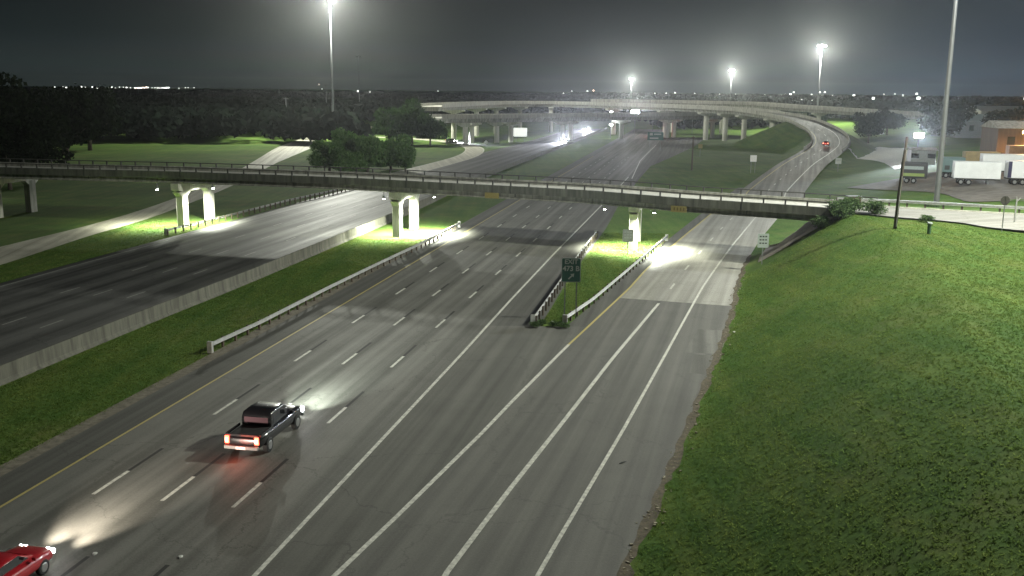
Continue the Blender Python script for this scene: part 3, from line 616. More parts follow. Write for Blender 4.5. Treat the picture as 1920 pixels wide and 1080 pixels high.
def panel_sign(name, loc, w, h, zc, m, label, posts=(0,), rows=0, rowmat=None, rz=0, pm=None, cat='sign', mh=.06, group=None):
    root = empty(name, loc, label, cat, group, rz=rz)
    slab(rrect(w, h, min(w,h)*.08), 0, .02).obj('panel', m, root, loc=(0,-.06,zc))
    for s in posts: MB().box(-.045,.045,-.04,.05,-.3,zc+h*.45).obj('post', pm or M_SGREY, root, loc=(s,0,0))
    for i in range(rows):
        zz = zc + h*.30 - i*h*.24
        for q in range(3): MB().box(-w*.34+q*w*.25, -w*.34+q*w*.25+w*.18, -.004, -.001, -mh/2, mh/2).obj('mark', rowmat or M_DARK, root, loc=(0,-.062,zz))
    return root
panel_sign('ramp_sign', (27.6,106.3,float(height(27.6,106.3))), 1.22, 1.55, 2.6, M_SGW, 'greenish white ramp sign with faint text beside the riprap slope', rows=3, mh=.14)
panel_sign('roadside_sign', (14.0,117.2,0), 1.3, 1.5, 2.35, M_SGREY, 'dark square sign on one post in front of the gore pier', rows=3, rowmat=mat('dull_print', (.28,.29,.30), .6), mh=.1)
panel_sign('square_sign', (59.2,242,0.2), 1.6, 1.6, 3.4, M_SWHITE, 'small bright white square sign on the grass beyond the overpass', posts=(-.5,.5))
panel_sign('square_sign', (81.5,246,float(height(81.5,246))), 1.5, 1.5, 2.6, M_SGW, 'pale grey square sign on the right verge of the far ramp', rows=2)
panel_sign('guide_sign', (47.5,330,0.0), 5.4, 2.7, 4.9, M_GREEN, 'wide green guide sign in the far gore', posts=(-1.8,1.8))
gs = bpy.data.objects['guide_sign']
MB().box(-1.9,-.9,-.01,0,.25,1.0).obj('route_shield', M_SGW, gs, loc=(0,-.07,4.9)); MB().box(-.5,1.9,-.01,0,.45,.85).obj('mark', M_SGW, gs, loc=(0,-.07,4.9)); MB().box(-1.9,1.0,-.01,0,-.85,-.45).obj('mark', M_SGW, gs, loc=(0,-.07,4.9))
panel_sign('warning_sign', (57.0,300,0.5), 1.3, 1.3, 2.8, M_SYEL, 'small yellow square sign beneath the flyover columns')
dm_ = panel_sign('diamond_sign', (-9.3,334,0), 1.25, 1.25, 2.0, M_SWHITE, 'white diamond sign inside the curve of the slip road'); dm_.children[0].rotation_euler = (0, R(45), 0)
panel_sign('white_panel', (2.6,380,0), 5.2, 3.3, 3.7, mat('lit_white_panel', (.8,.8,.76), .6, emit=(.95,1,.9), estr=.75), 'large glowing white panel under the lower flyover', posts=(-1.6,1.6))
st = empty('stop_sign', (46.4,91.8,float(height(46.4,91.8))), 'round dark back of a sign on a slim post at the right edge', 'sign')
oc = [(.46*math.cos(R(22.5+45*k)), .46*math.sin(R(22.5+45*k))) for k in range(8)]
slab(oc, 0, .02).obj('panel', mat('sign_dark_back', (.06,.055,.05), .6, noise=(5,.3)), st, loc=(0,-.03,2.95)); MB().box(-.035,.035,-.03,.03,-.2,3.3).obj('post', M_SGREY, st)
cb_ = empty('slim_post', (50.6,97.8,6.9), 'pale slim post with a forked top beside the round sign back', 'post')
MB().box(-.06,.06,-.06,.06,-.1,2.4).obj('post', M_GALV, cb_); MB().tube([(0,0,2.1),(.35,0,2.5)], .05).obj('arm', M_GALV, cb_); MB().tube([(0,0,2.1),(-.05,0,2.6)], .05).obj('arm', M_GALV, cb_)
ped = empty('utility_marker', (38.3,89.0,float(height(38.3,89.0))), 'short green utility marker with a pale cap on the hilltop grass', 'utility marker')
MB().tube([(0,0,-.1),(0,0,.95)], .17, 12).obj('body', mat('marker_green', (.05,.12,.06), .6), ped); MB().tube([(0,0,.95),(0,0,1.08)], [.27,.22], 12).obj('cap', M_SGW, ped)
ub = empty('utility_box', (39.2,112.0,6.75), 'small brown utility box by the end of the overpass railing', 'utility box')
MB().box(-.75,.75,-.4,.4,0,1.15).obj('body', M_WOOD, ub, bevel=.04); MB().box(-.8,.8,-.45,.45,1.15,1.25).obj('lid', M_SGREY, ub)

# ---------------------------------------------------------------- poles and high masts
def lamp_obj(name, parent, loc, power, col=LAMP_COL, rad=.8, kind='POINT', size=R(160), aim=None):
    l = bpy.data.lights.new(name, kind); l.energy = power; l.color = col; l.shadow_soft_size = rad
    if kind == 'SPOT': l.spot_size = size; l.spot_blend = 1.0
    o = bpy.data.objects.new(name, l); COL.objects.link(o); o.parent = parent; o.location = loc
    if aim is not None: o.rotation_mode = 'QUATERNION'; o.rotation_quaternion = Vector(aim).to_track_quat('-Z', 'Y')
    return o
def mast(loc, H, label, power, r0=.42, lit=True, heads=8, col=LAMP_COL, kind='POINT', hs=1.0):
    root = empty('high_mast', loc, label, 'light mast')
    MB().tube([(0,0,-.5),(0,0,.6),(0,0,H*.5),(0,0,H)], [r0*1.15, r0, r0*.7, r0*.38], 14).obj('pole', M_POLE, root, smooth=True)
    MB().box(-r0*1.6,r0*1.6,-r0*1.6,r0*1.6,-.3,.12).obj('base', M_CONC, root)
    rr = 1.5; ring = MB(); ring.tube([(rr*math.cos(2*math.pi*k/16), rr*math.sin(2*math.pi*k/16), H-.2) for k in range(17)], .07, 6, cap=False)
    for k in range(3): ring.tube([(0,0,H), (rr*math.cos(2.09*k), rr*math.sin(2.09*k), H-.2)], .06, 6)
    ring.obj('ring', M_POLE, root)
    for k in range(heads):
        q = 2*math.pi*k/heads; x, y = (rr+.35)*math.cos(q), (rr+.35)*math.sin(q)
        h = MB().tube([(x,y,H-.1),(x,y,H-.45),(x,y,H-.75)], [.18,.28*hs,.34*hs], 10).obj('lamp_head', M_POLE, root)
        MB().tube([(x,y,H-.76),(x,y,H-1.05)], [.30*hs,.20*hs], 10).obj('lens', M_LAMP if lit else M_SGREY, h)
    if lit: lamp_obj('mast_lamp', root, (0,0,H-2.4), power, col, 1.3, kind, R(165), (0,0,-1))
    return root
mast((62,78,6.9), 46, 'tall light mast standing on the hill outside the right of the picture', MAST_W)
mast((57.0,131,float(height(57,131))), 47, 'thick grey mast rising out of the picture by the trailer lot', MAST_W*.24, r0=.38, col=(.84,.91,1.0))
mast((-70,383,0), 55, 'tall lit light mast above the left hillside trees', MAST_W*1.8, r0=.5)
mast((-118,758,0), 44, 'thin unlit mast standing far off on the left', 0, lit=False)
mast((139,1180,0), 34.5, 'small distant lit mast left of centre above the flyover', MAST_W*1.8, hs=1.7)
mast((196,900,0), 40, 'distant lit mast over the middle of the flyover', MAST_W*1.8, hs=1.6)
mast((150,490,4.5), 38.5, 'lit high mast behind the right end of the flyover', MAST_W*1.2, r0=.45, hs=1.3)
mast((165,212,5), 42, 'added light mast beyond the trailer lot, unseen outside the right of the picture', MAST_W*.5, col=(.88,.95,1.0))  # unseen mast, added to brighten the far field and the trailer lot
up = empty('utility_pole', (36.6,92.7,float(height(36.6,92.7))), 'dark timber utility pole leaning slightly on the hilltop', 'utility pole')
MB().tube([(0,0,-.5),(.10,0,3),(.25,.05,6),(.42,.1,8.7)], [.17,.16,.14,.11], 10).obj('pole', M_WOOD, up, smooth=True)
for z, a in ((8.2, .22), (7.6, -.2)): MB().box(-.10,.10,-.06,.06,-.1,.1).obj('bracket', M_SGREY, up, loc=(.38,a,z))
MB().tube([(.02,-.18,.2),(.12,-.14,3),(.2,-.1,5)], .035, 6).obj('cable_guard', M_GALV, up)
mp = empty('timber_post', (45.4,249,0), 'lone dark post on the grass beyond the overpass, left of the square sign', 'post')
MB().tube([(0,0,-.3),(0,0,8.6)], [.22,.17], 8).obj('post', M_WOOD, mp); MB().box(-.5,.5,-.08,.08,8.1,8.3).obj('crossarm', M_WOOD, mp)
for (x, y, H, lab) in ((-121,640,22,'slim distant pole behind the left hillside'),(-108,470,15,'short thin pole in front of the dark wood')):
    q = empty('distant_pole', (x,y,0), lab, 'pole'); MB().tube([(0,0,-.5),(0,0,H)], [.35,.22], 8).obj('pole', M_POLE, q); MB().box(-1.2,1.2,-.15,.15,H-.6,H-.3).obj('crossarm', M_POLE, q)
def flood(loc, H, label, power, col, m, s=.6, rad=.4, aim=None, cone=R(130)):
    root = empty('flood_light', loc, label, 'flood light'); MB().tube([(0,0,-.3),(0,0,H-.2)], [.14,.10], 8).obj('pole', M_POLE, root)
    MB().box(-s*.9,s*.9,-.1,.35,H-.3-s*.45,H-.3+s*.45).obj('housing', M_SGREY, root); MB().box(-s*.8,s*.8,-.16,-.105,H-.3-s*.38,H-.3+s*.38).obj('lens', m, root)
    lamp_obj('flood_lamp', root, (0,-.9,H-.3), power, col, rad, 'SPOT' if aim else 'POINT', cone, aim); return root
flood((51.5,420,0), 11.3, 'glaring white flood light in front of the flyover at the centre', 170000, (.93,.92,1.0), M_LAMPB, 2.0, 1.2, (-.08,-1,.08), R(54))
flood((103.5,252,float(height(103.5,252))), 6.4, 'glaring blue white flood light beside the trailer lot', 140000, (.82,.92,1.0), M_LAMPB, 1.5, .8, (-.5,-1,.02), R(62))
flood((111,214,5), 7.0, 'orange sodium light at the right edge among the trees', 17000, (1,.52,.16), M_LAMPO, .7)
flood((42.5,432,0), 11, 'small white light just left of the central flood light', 900, (.9,.88,1), M_LAMPB, .55)
flood((65,462,0), 10, 'small white light just right of the central flood light', 900, (.95,.93,1), M_LAMPB, .55)
flood((85,470,0), 11, 'small round light right of the lit column', 500, (.95,.95,.9), M_LAMP, .45)
flood((41,416,0), 6, 'pale light above the far end of the westbound lanes', 2500, (.9,.95,1), M_LAMPB, .8)
flood((-24,352,0), 4.5, 'little white light at the mouth of the curved slip road', 400, (.9,.95,1), M_LAMP, .35)

# ---------------------------------------------------------------- flyovers
def flyover(name, P, width, label, cols, th=1.4, colr=.9, cap=True, pa=1.0, m=None, cm=None):
    P = np.asarray(P, float); Q = resample(P, 6.0); o0 = (Q[0,0], Q[0,1], 0); root = empty(name, o0, label, 'bridge')
    w = width/2; path = [tuple(p) for p in Q]
    MB().sweep(path, [(-w,-.30),(w,-.30),(w,-.02),(-w,-.02)]).obj('deck', m or M_CONC, root, off=o0)
    MB().sweep(path, [(-w*.72,-th-.3),(w*.72,-th-.3),(w*.80,-.302),(-w*.80,-.302)]).obj('girder', M_CONCD, root, off=o0)
    for s in (-1, 1): MB().sweep(path, [(s*w,-.4),(s*(w-.3),-.02),(s*(w-.2),pa),(s*(w+.03),pa),(s*(w+.05),-.4)]).obj('parapet', m or M_CONC, root, off=o0)
    for (x, y) in cols:
        k = int(np.argmin(np.hypot(Q[:,0]-x, Q[:,1]-y))); z = Q[k,2] - th - .3; g = float(height(x, y)); t = Q[min(k+1,len(Q)-1)]-Q[max(k-1,0)]; a = math.atan2(t[1], t[0])
        c = empty('x', (0,0,0)); bpy.data.objects.remove(c)
        MB().tube([(0,0,g-.3),(0,0,z-1.5),(0,0,z-1.0)], [colr,colr,colr*1.15], 14).obj('column', cm or M_CONCL, root, loc=(x-o0[0], y-o0[1], 0), smooth=False)
        if cap:
            cc = MB(); pr = [(-w*.8, z), (-w*.8, z-.6), (-colr, z-1.5), (colr, z-1.5), (w*.8, z-.6), (w*.8, z)]
            vs = [(s, p_, b) for s in (-colr*.9, colr*.9) for p_, b in pr]; n = 6
            cc.add(vs, [tuple(range(n)), tuple(range(2*n-1, n-1, -1))] + [(i, i+n, (i+1) % n+n, (i+1) % n) for i in range(n)])
            cc.obj('column_cap', cm or M_CONCL, root, loc=(x-o0[0], y-o0[1], 0)).rotation_euler = (0, 0, a)
    return root
i0 = int(np.where(RAMP[:,2] > 2.2)[0][0])
flyover('upper_flyover', RAMP[i0:], 11.5, 'high curved concrete flyover sweeping from the right ramp across the middle distance',
        [(106.5,368),(101,384),(92.5,396.5),(86.5,404),(80,411),(66,430),(46,455),(18,478),(3,473),(-8,452),(-16,425),(-24,396)], colr=1.05)
LOW = [(-29,357,9.6),(-24.5,360,9.6),(21.6,397,9.6),(65,426,9.8),(88,437,9.8),(130,452,9.6)]
flyover('lower_flyover', LOW, 12.5, 'lower straight concrete flyover passing below the curved one', [(-17.5,358),(-15.5,366),(-6.3,372),(-1.0,378),(19.5,393),(23,399),(45,412),(66,424),(70,431),(88,437)], colr=.95, th=1.6)
flyover('outer_flyover', [(40,500,14.6),(77,487,14.6),(113,470,14.3),(125,441,13.4),(140,415,12.6),(157,393,11.8),(190,360,11)], 10, 'far flyover with a thin bright edge running off to the right behind the ramp', [(77,487),(100,476),(119,456),(132,428),(150,402),(172,378)], colr=.9, cap=True)

# ---------------------------------------------------------------- vehicles
def wheel(parent, x, y, r, w, s):
    t = MB().tube([(-w/2,0,0),(-w/2+.03,0,0),(w/2-.03,0,0),(w/2,0,0)], [r*.86,r,r,r*.86], 20).obj('wheel', M_TYRE, parent, loc=(x,y,r))
    MB().tube([(s*(w/2+.005),0,0),(s*(w/2+.02),0,0)], [r*.6,r*.5], 12).obj('rim', M_RIM, t)
def headl(parent, x, y, z, w=.22, h=.13): return MB().box(-w,w,-.03,.05,-h,h).obj('headlight', M_HEADL, parent, loc=(x,y,z), bevel=.03)
def taill(parent, x, y, z, w=.11, h=.2):
    t = MB().box(-w,w,-.05,.05,-h,h).obj('taillight', M_TAIL, parent, loc=(x,y,z), bevel=.03)
    MB().box(-w*.6,w*.6,-.02,.0,-h*.5,h*.5).obj('bulb', M_TAILCORE, t, loc=(0,-.055,0)); return t
def pickup(loc, rz, label):
    c = empty('pickup_truck', loc, label, 'pickup truck', rz=rz)
    MB().loft([(-2.85,.78,.55,1.0),(-2.80,.93,.48,1.12),(-1.2,.96,.42,1.14),(-1.15,.96,.42,1.14),(1.2,.97,.40,1.14),(1.35,.96,.40,1.20),(2.3,.95,.42,1.16),(2.75,.88,.46,1.05),(2.88,.70,.55,.92)],20,5).obj('body', M_BLACKC, c, smooth=True)
    MB().loft([(-1.16,.80,1.0,1.66),(-1.00,.80,1.0,1.88),(-.2,.80,1.0,1.92),(.55,.78,1.0,1.88),(.85,.76,1.0,1.72),(1.55,.74,1.0,1.17)],28,9).obj('cab', M_BLACKC, c, smooth=True)
    for s in (-1, 1):
        MB().box(s*.885,s*.96,-2.70,-1.15,1.10,1.24).obj('bed_side', M_BLACKC, c, bevel=.02)
        MB().add([(s*.815,-.85,1.20),(s*.815,.75,1.20),(s*.80,.50,1.72),(s*.80,-.80,1.76)], [(0,1,2,3)]).obj('side_window', M_GLASS, c)
        MB().box(s*.95,s*1.18,.78,.90,1.20,1.42).obj('mirror', M_BLACKC, c, bevel=.02)
        taill(c, s*.80, -2.86, .95); headl(c, s*.68, 2.86, .82)
        for y in (-1.75, 1.80): wheel(c, s*.88, y, .40, .27, s)
    MB().box(-.86,.86,-2.79,-2.70,1.05,1.24).obj('tailgate', M_BLACKC, c, bevel=.02)
    MB().box(-.80,.80,-2.70,-1.2,.75,1.145).obj('bed_floor', M_TYRE, c)
    MB().add([(-.66,-1.175,1.26),(.66,-1.175,1.26),(.66,-1.175,1.60),(-.66,-1.175,1.60)], [(0,1,2,3)]).obj('rear_window', mat('rear_glass', (.10,.06,.07), .1, spec=.8), c)
    MB().add([(-.68,1.50,1.24),(.68,1.50,1.24),(.64,.90,1.73),(-.64,.90,1.73)], [(0,1,2,3)]).obj('windshield', M_GLASS, c)
    MB().box(-.92,.92,-3.02,-2.84,.50,.68).obj('rear_bumper', M_SGREY, c, bevel=.03); MB().box(-.26,.26,-3.04,-3.02,.52,.67).obj('licence_plate', M_PLATE, c)
    MB().box(-.90,.90,2.80,2.98,.42,.62).obj('front_bumper', M_SGREY, c, bevel=.03); MB().box(-.45,.45,2.90,2.93,.66,.95).obj('grille', M_CHROME, c)
    MB().box(-.25,.25,-2.83,-2.80,.95,1.0).obj('tailgate_badge', M_CHROME, c)
    return c
def sedan(loc, rz, label, paint, group=None):
    c = empty('car', loc, label, 'car', group, rz=rz)
    MB().loft([(-2.35,.66,.45,.80),(-2.25,.84,.35,.95),(-1.5,.90,.30,1.0),(0,.91,.28,.97),(1.3,.90,.30,.95),(2.0,.84,.32,.85),(2.3,.66,.40,.70)],20,4).obj('body', paint, c, smooth=True)
    MB().loft([(-1.75,.62,.85,.96),(-1.1,.66,.85,1.36),(-.3,.66,.85,1.45),(.3,.64,.85,1.42),(1.15,.64,.85,.96)],20,4).obj('roof', paint, c, smooth=True)
    MB().add([(-.58,-1.72,1.0),(.58,-1.72,1.0),(.52,-1.14,1.365),(-.52,-1.14,1.365)], [(0,1,2,3)]).obj('rear_window', M_GLASS, c)
    MB().add([(-.60,1.16,.99),(.60,1.16,.99),(.54,.38,1.43),(-.54,.38,1.43)], [(0,1,2,3)]).obj('windshield', M_GLASS, c)
    for s in (-1, 1):
        MB().add([(s*.675,-1.2,1.0),(s*.675,.8,1.0),(s*.655,.25,1.36),(s*.655,-.95,1.34)], [(0,1,2,3)]).obj('side_window', M_GLASS, c)
        MB().box(s*.88,s*1.05,.70,.80,.95,1.07).obj('mirror', paint, c, bevel=.02)
        taill(c, s*.66, -2.28, .78, .16, .09); headl(c, s*.62, 2.18, .66, .18, .10)
        for y in (-1.4, 1.38): wheel(c, s*.80, y, .33, .21, s)
    MB().box(-.24,.24,-2.37,-2.35,.60,.72).obj('licence_plate', M_PLATE, c)
    return c
def beams(c, y, z, power, col=(.95,1,.93), down=.07, sx=.65, size=R(46), side=(-1, 1)):
    for s in side: lamp_obj('headlight_beam', c, (s*sx, y, z), power, col, .15, 'SPOT', size, (0, 1, -down))
tk = pickup((-13.8,52.4,0.006), -HEAD, 'dark pickup truck with red tail lights driving away in the third lane'); tk.scale = (1.06, 1.06, 1.06); beams(tk, 3.05, .82, 15000, (.90,1,.90), .018, size=R(48))
rc = sedan((-20.0,35.3,0.006), -HEAD, 'red car partly cut off at the bottom left corner', M_REDC); beams(rc, 2.4, .66, 9000, (1,.88,.74), .03, size=R(48))
lamp_obj('taillight_glow', tk, (0,-3.5,.9), 45, (1,.12,.06), .5)
for (x, y, rz, lab) in ((19.9,384,math.pi-.19,'nearest of the two cars facing the camera on the westbound lanes, headlights glaring'),(37.3,500,math.pi-.19,'second car facing the camera on the westbound lanes, headlights glaring'),
                        (-23.5,372,math.pi+.9,'car with bright headlights on the curved slip road at the trees')):
    c = sedan((x,y,.01), rz, lab, M_SILVC); beams(c, 2.5, .66, 130000, (.86,.88,1), .03, size=R(60))
z_ = 3.0; c = sedan((98.2,309,3.45), -.42, 'small dark red car climbing the far ramp towards the flyover', M_REDC); lamp_obj('taillight_glow', c, (0,-3,.8), 50, (1,.12,.06), .3)
c = sedan((64,438,.01), -1.2, 'car with red tail lights under the flyover at the centre', M_REDC); lamp_obj('taillight_glow', c, (0,-3,.8), 2000, (1,.06,.06), .5)

# ---------------------------------------------------------------- trailer lot
M_TRAIL = mat('trailer_white', (.72,.73,.70), .45, noise=(.5,.08)); M_NAVY = mat('navy', (.02,.02,.06), .5)
def trailer(loc, rz, L, label, m=M_TRAIL, h=2.75, band=None, ribs=True):
    t = empty('trailer', loc, label, 'trailer', rz=rz)
    MB().box(-L/2,L/2,-1.28,1.28,1.15,1.15+h).obj('box', m, t, bevel=.04)
    if ribs:
        rb = MB()
        for k in range(1, int(L/1.2)): rb.box(-L/2+k*1.2-.02,-L/2+k*1.2+.02,-1.31,-1.28,1.2,1.1+h)
        rb.obj('ribs', m, t)
    MB().box(-L/2,L/2,-1.0,1.0,.95,1.15).obj('chassis', M_DARK, t)
    for x in (-L/2+1.2, -L/2+2.4):
        for s in (-1, 1): wheel_y(t, x, s*1.0)
    for s in (-.8, .8): MB().box(L/2-1.9,L/2-1.7,s-.08,s+.08,0,.98).obj('landing_leg', M_SGREY, t)
    if band: MB().box(-L/2,-L/2+.55,-1.32,-1.285,1.2,1.1+h).obj('band', band, t)
    return t
def wheel_y(p, x, y):
    w = MB().tube([(0,-.14,0),(0,-.11,0),(0,.11,0),(0,.14,0)], [.42,.5,.5,.42], 16).obj('wheel', M_TYRE, p, loc=(x,y,.5)); MB().tube([(0,-.16,0),(0,-.13,0)], [.26,.3], 10).obj('rim', M_RIM, w)
g = lambda x, y: float(height(x, y)) + .08
trailer((78.0,165,g(78,165)), R(-16), 7.2, 'white box trailer parked at the left of the lot')
trailer((86.2,161,g(86.2,161)), R(-14), 9.5, 'pale trailer with a navy stripe at the right edge of the lot', band=M_NAVY)
trailer((92,176,g(92,176)), R(-14), 15, 'long white trailer parked behind the other two', h=2.9)
tb = trailer((75.3,184,g(75.3,184)), R(-25), 4.6, 'dark truck body with pale graphics left of the mast', m=mat('dark_trailer', (.035,.035,.035), .5)); MB().box(-1.9,1.7,-1.33,-1.29,2.6,3.2).obj('graphic', M_SGW, tb); MB().box(-2.0,1.9,-1.33,-1.29,1.35,1.9).obj('graphic', mat('lime_graphic', (.25,.33,.08), .5), tb)
tb = trailer((83.0,186,g(83,186)), R(-10), 4.4, 'teal grey truck body just right of the mast', m=mat('teal_trailer', (.11,.18,.17), .5)); MB().box(-1.4,-.5,-1.33,-1.29,1.6,2.4).obj('graphic', M_DARK, tb); MB().box(.2,1.1,-1.33,-1.29,1.6,2.4).obj('graphic', M_DARK, tb)
fr = empty('steel_frame', (80.2,148.5,g(80.2,148.5)), 'pale A shaped steel frame standing in front of the trailers', 'frame')
for s in (-.9, .9): MB().box(s-.12,s+.12,-.12,.12,-.2,3.4).obj('post', M_TRAIL, fr)
MB().box(-1.0,1.0,-.1,.1,3.1,3.4).obj('beam', M_TRAIL, fr); MB().box(-1.0,1.0,-.07,.07,1.6,1.75).obj('beam', M_TRAIL, fr); MB().box(-.9,1.5,-.3,.3,3.4,4.4).obj('tank', M_SGREY, fr, bevel=.1)
def container(loc, rz, L, m, label, h=2.8):
    c = empty('container', loc, label, 'container', rz=rz); MB().box(-L/2,L/2,-1.25,1.25,0,h).obj('box', m, c, bevel=.03)
    rb = MB(); k = 0
    while -L/2+.3+k*.45 < L/2-.2: x = -L/2+.3+k*.45; rb.box(x-.1,x+.1,-1.29,-1.25,.2,h-.2); k += 1
    rb.obj('corrugation', m, c)
    for s in (-1, 1): MB().box(s*L/2-.1,s*L/2+.1,-1.32,-1.2,0,h).obj('corner_post', m, c)
    return c
MC1 = mat('tan_container', (.35,.27,.12), .7, noise=(1,.2)); MC2 = mat('rust_container', (.28,.15,.07), .7, noise=(1,.25))
container((97.5,205,5.1), R(-8), 6.6, MC1, 'tan shipping container with a dark mark behind the trailers'); MB().box(-.6,.6,-1.34,-1.3,.9,2.0).obj('mark', M_DARK, bpy.data.objects['container'])
container((107.5,204,5.1), R(-8), 9.5, MC2, 'rust coloured shipping container at the right edge under the orange light', h=4.2)
def shed(loc, rz, w, d, h, m, roof, label, pitch=1.0, door=True):
    b = empty('shed', loc, label, 'building', rz=rz)
    MB().box(-w/2,w/2,-d/2,d/2,-.3,h).obj('wall', m, b)
    r_ = MB(); r_.add([(-w/2-.4,-d/2-.4,h+.01),(w/2+.4,-d/2-.4,h+.01),(w/2+.4,d/2+.4,h+.01),(-w/2-.4,d/2+.4,h+.01),(-w/2-.4,0,h+pitch),(w/2+.4,0,h+pitch)], [(0,1,5,4),(2,3,4,5),(0,4,3),(1,2,5),(0,3,2,1)]); r_.obj('roof', roof, b)
    if door: MB().box(-w*.1,w*.1,-d/2-.05,-d/2-.01,0,h*.7).obj('door', M_SGREY, b)
    for s in (-.33, .33): MB().box(w*s-.8,w*s+.8,-d/2-.06,-d/2-.01,h*.4,h*.75).obj('window', M_GLASS, b)
    return b
shed((118,226,5), R(-9), 17, 12, 7.2, mat('brown_siding', (.085,.055,.035), .8, noise=(.8,.3), streak=True), M_CONCD, 'tall brown building behind the containers lit by the orange lamp', 1.6)
shed((88,212,5), R(-10), 5, 4, 2.8, M_SGREY, M_CONCD, 'white site cabin behind the teal truck body', .5)
shed((158,330,6), R(5), 30, 16, 5, M_SGREY, M_SGW, 'long low building with a pale roof in the dim right distance', 2.2)
shed((215,420,7), R(-5), 40, 20, 6, M_CONCD, M_SGREY, 'dim warehouse in the trees at the far right', 2.0)

# ---------------------------------------------------------------- vegetation
def leaves(blobs, n, s, seed, shell=.35):
    g_ = np.random.default_rng(seed); w = np.array([b[3]*b[4]*b[5] for b in blobs]); w = w/w.sum(); id_ = g_.choice(len(blobs), n, p=w); B = np.array(blobs)[id_]
    d = g_.normal(size=(n,3)); d /= np.linalg.norm(d, axis=1)[:, None]; rr = (1 - shell*g_.random(n)**1.5)*(1 + .12*g_.normal(size=n))
    C = B[:, :3] + d*B[:, 3:6]*rr[:, None]
    a = g_.normal(size=(n,3)); a /= np.linalg.norm(a, axis=1)[:, None]; b = np.cross(a, g_.normal(size=(n,3))); b /= np.linalg.norm(b, axis=1)[:, None]
    sz = s*(.6+.8*g_.random(n))[:, None]; V = np.stack([C-a*sz, C+b*sz*.7, C+a*sz, C-b*sz*.7], 1).reshape(-1,3)
    return V, np.arange(4*n).reshape(-1,4)
def crown_mesh(name, R0, Hc, n, s, seed, m, k=9, flat=.8):
    g_ = np.random.default_rng(seed); bl = []
    for q in range(k):
        a = g_.random()*6.28; r_ = R0*(.15+.6*g_.random()); z = Hc*(.2+.75*g_.random()); rr = R0*(.30+.22*g_.random())*(1.15-.45*z/Hc)
        bl.append((r_*math.cos(a), r_*math.sin(a), z, rr, rr, rr*flat))
    bl.append((0,0,Hc*.45,R0*.62,R0*.62,Hc*.42)); V, F = leaves(bl, n, s, seed); V[:,2] = np.maximum(V[:,2], .15)
    return npmesh(name, V, F, m)
def trunk_mesh(H, r, seed, R0):
    g_ = random.Random(seed); m = MB().tube([(0,0,-.4),(.05*H*g_.uniform(-1,1)*.3,0,H*.5),(0,0,H)], [r*1.3,r*.85,r*.4], 9)
    for k in range(5):
        a = k*1.26+g_.random(); z = H*g_.uniform(.35,.8); m.tube([(0,0,z),(math.cos(a)*R0*.35,math.sin(a)*R0*.35,z+H*.28),(math.cos(a)*R0*.6,math.sin(a)*R0*.6,z+H*.45)], [r*.5,r*.3,r*.12], 6)
    return m.mesh('trunk', M_BARK, True)
KINDS = {}
def tree(loc, H, R0, kind, label, group=None, cat='tree', name='tree', sc=(1,1,1), rz=0):
    if kind not in KINDS:
        seed, lm, n, s, base = {'oak': (3, M_LEAFB, 6500, .30, .12), 'oak2': (5, M_LEAFB, 6000, .32, .1), 'oak3': (6, M_LEAF, 5200, .30, .2), 'dark': (9, M_LEAFD, 5200, .42, .2), 'dark2': (11, M_LEAFD, 4600, .42, .18), 'bush': (14, M_LEAF, 3600, .17, .05), 'shrub': (17, M_LEAFY, 1600, .07, .02)}[kind]
        sc0 = {'oak': 5, 'oak2': 5, 'oak3': 5, 'dark': 8, 'dark2': 8, 'bush': 3, 'shrub': 1}[kind]; hc = {'oak': 7, 'oak2': 7, 'oak3': 7, 'dark': 12, 'dark2': 12, 'bush': 4, 'shrub': 1.6}[kind]
        KINDS[kind] = (crown_mesh('crown', sc0, hc*(1-base), n, s, seed, lm, 13), trunk_mesh(hc*.62, sc0*.055, seed, sc0), sc0, hc, base)
    cm, tm, sc0, hc, base = KINDS[kind]
    root = empty(name, loc, label, cat, group, rz=rz); k = (R0/sc0, R0/sc0, H/hc)
    c = link('crown', cm, root, (0,0,base*hc*k[2])); c.scale = k; t = link('trunk', tm, root); t.scale = k
    return root
# trees just beyond the overpass
for i, (x, y, H, R0, k, lab) in enumerate(((-43.5,232,7.2,5.2,'oak','round green tree at the left end of the clump behind the overpass'),(-39.5,240,9.2,5.0,'oak2','tall green tree in the middle of the clump behind the overpass'),
        (-34.8,234,8.4,5.2,'oak','broad green tree right of the middle in the clump behind the overpass'),(-30,240,8.0,4.6,'oak2','green tree near the right end of the clump behind the overpass'),(-26,236,6.2,3.6,'oak','smallest green tree at the right end of the clump behind the overpass'),
        (-38.5,226,6.0,4.0,'oak2','low green tree at the front of the clump behind the overpass'),
        (-36.5,353,15,8.6,'oak3','big green tree left of the flyover end'),(-41.5,350,12,7.5,'oak3','wide green tree left of the big one at the flyover end'),(-29.5,349,10.5,5.5,'oak3','low green tree under the left end of the flyovers'),(-47,372,12,7,'oak3','green tree behind the big one left of the flyover end'),
        (-118,680,12,12,'dark','dark rounded tree beside the thin masts on the left'),(-108,690,9,9,'dark2','lower dark tree beside the thin masts on the left'))):
    tree((x,y,0), H, R0, k, lab, rz=i*1.3)
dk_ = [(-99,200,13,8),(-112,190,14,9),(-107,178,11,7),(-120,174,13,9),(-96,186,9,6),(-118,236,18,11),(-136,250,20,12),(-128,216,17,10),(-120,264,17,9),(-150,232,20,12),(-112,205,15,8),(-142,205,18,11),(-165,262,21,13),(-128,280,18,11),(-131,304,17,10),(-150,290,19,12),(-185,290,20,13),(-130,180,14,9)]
for i, (x, y, H, R0) in enumerate(dk_): tree((x,y,0), H, R0, ('dark','dark2')[i % 2], 'large black green tree in the unlit wood at the far left', 'dark trees at the far left', rz=i*2.1)
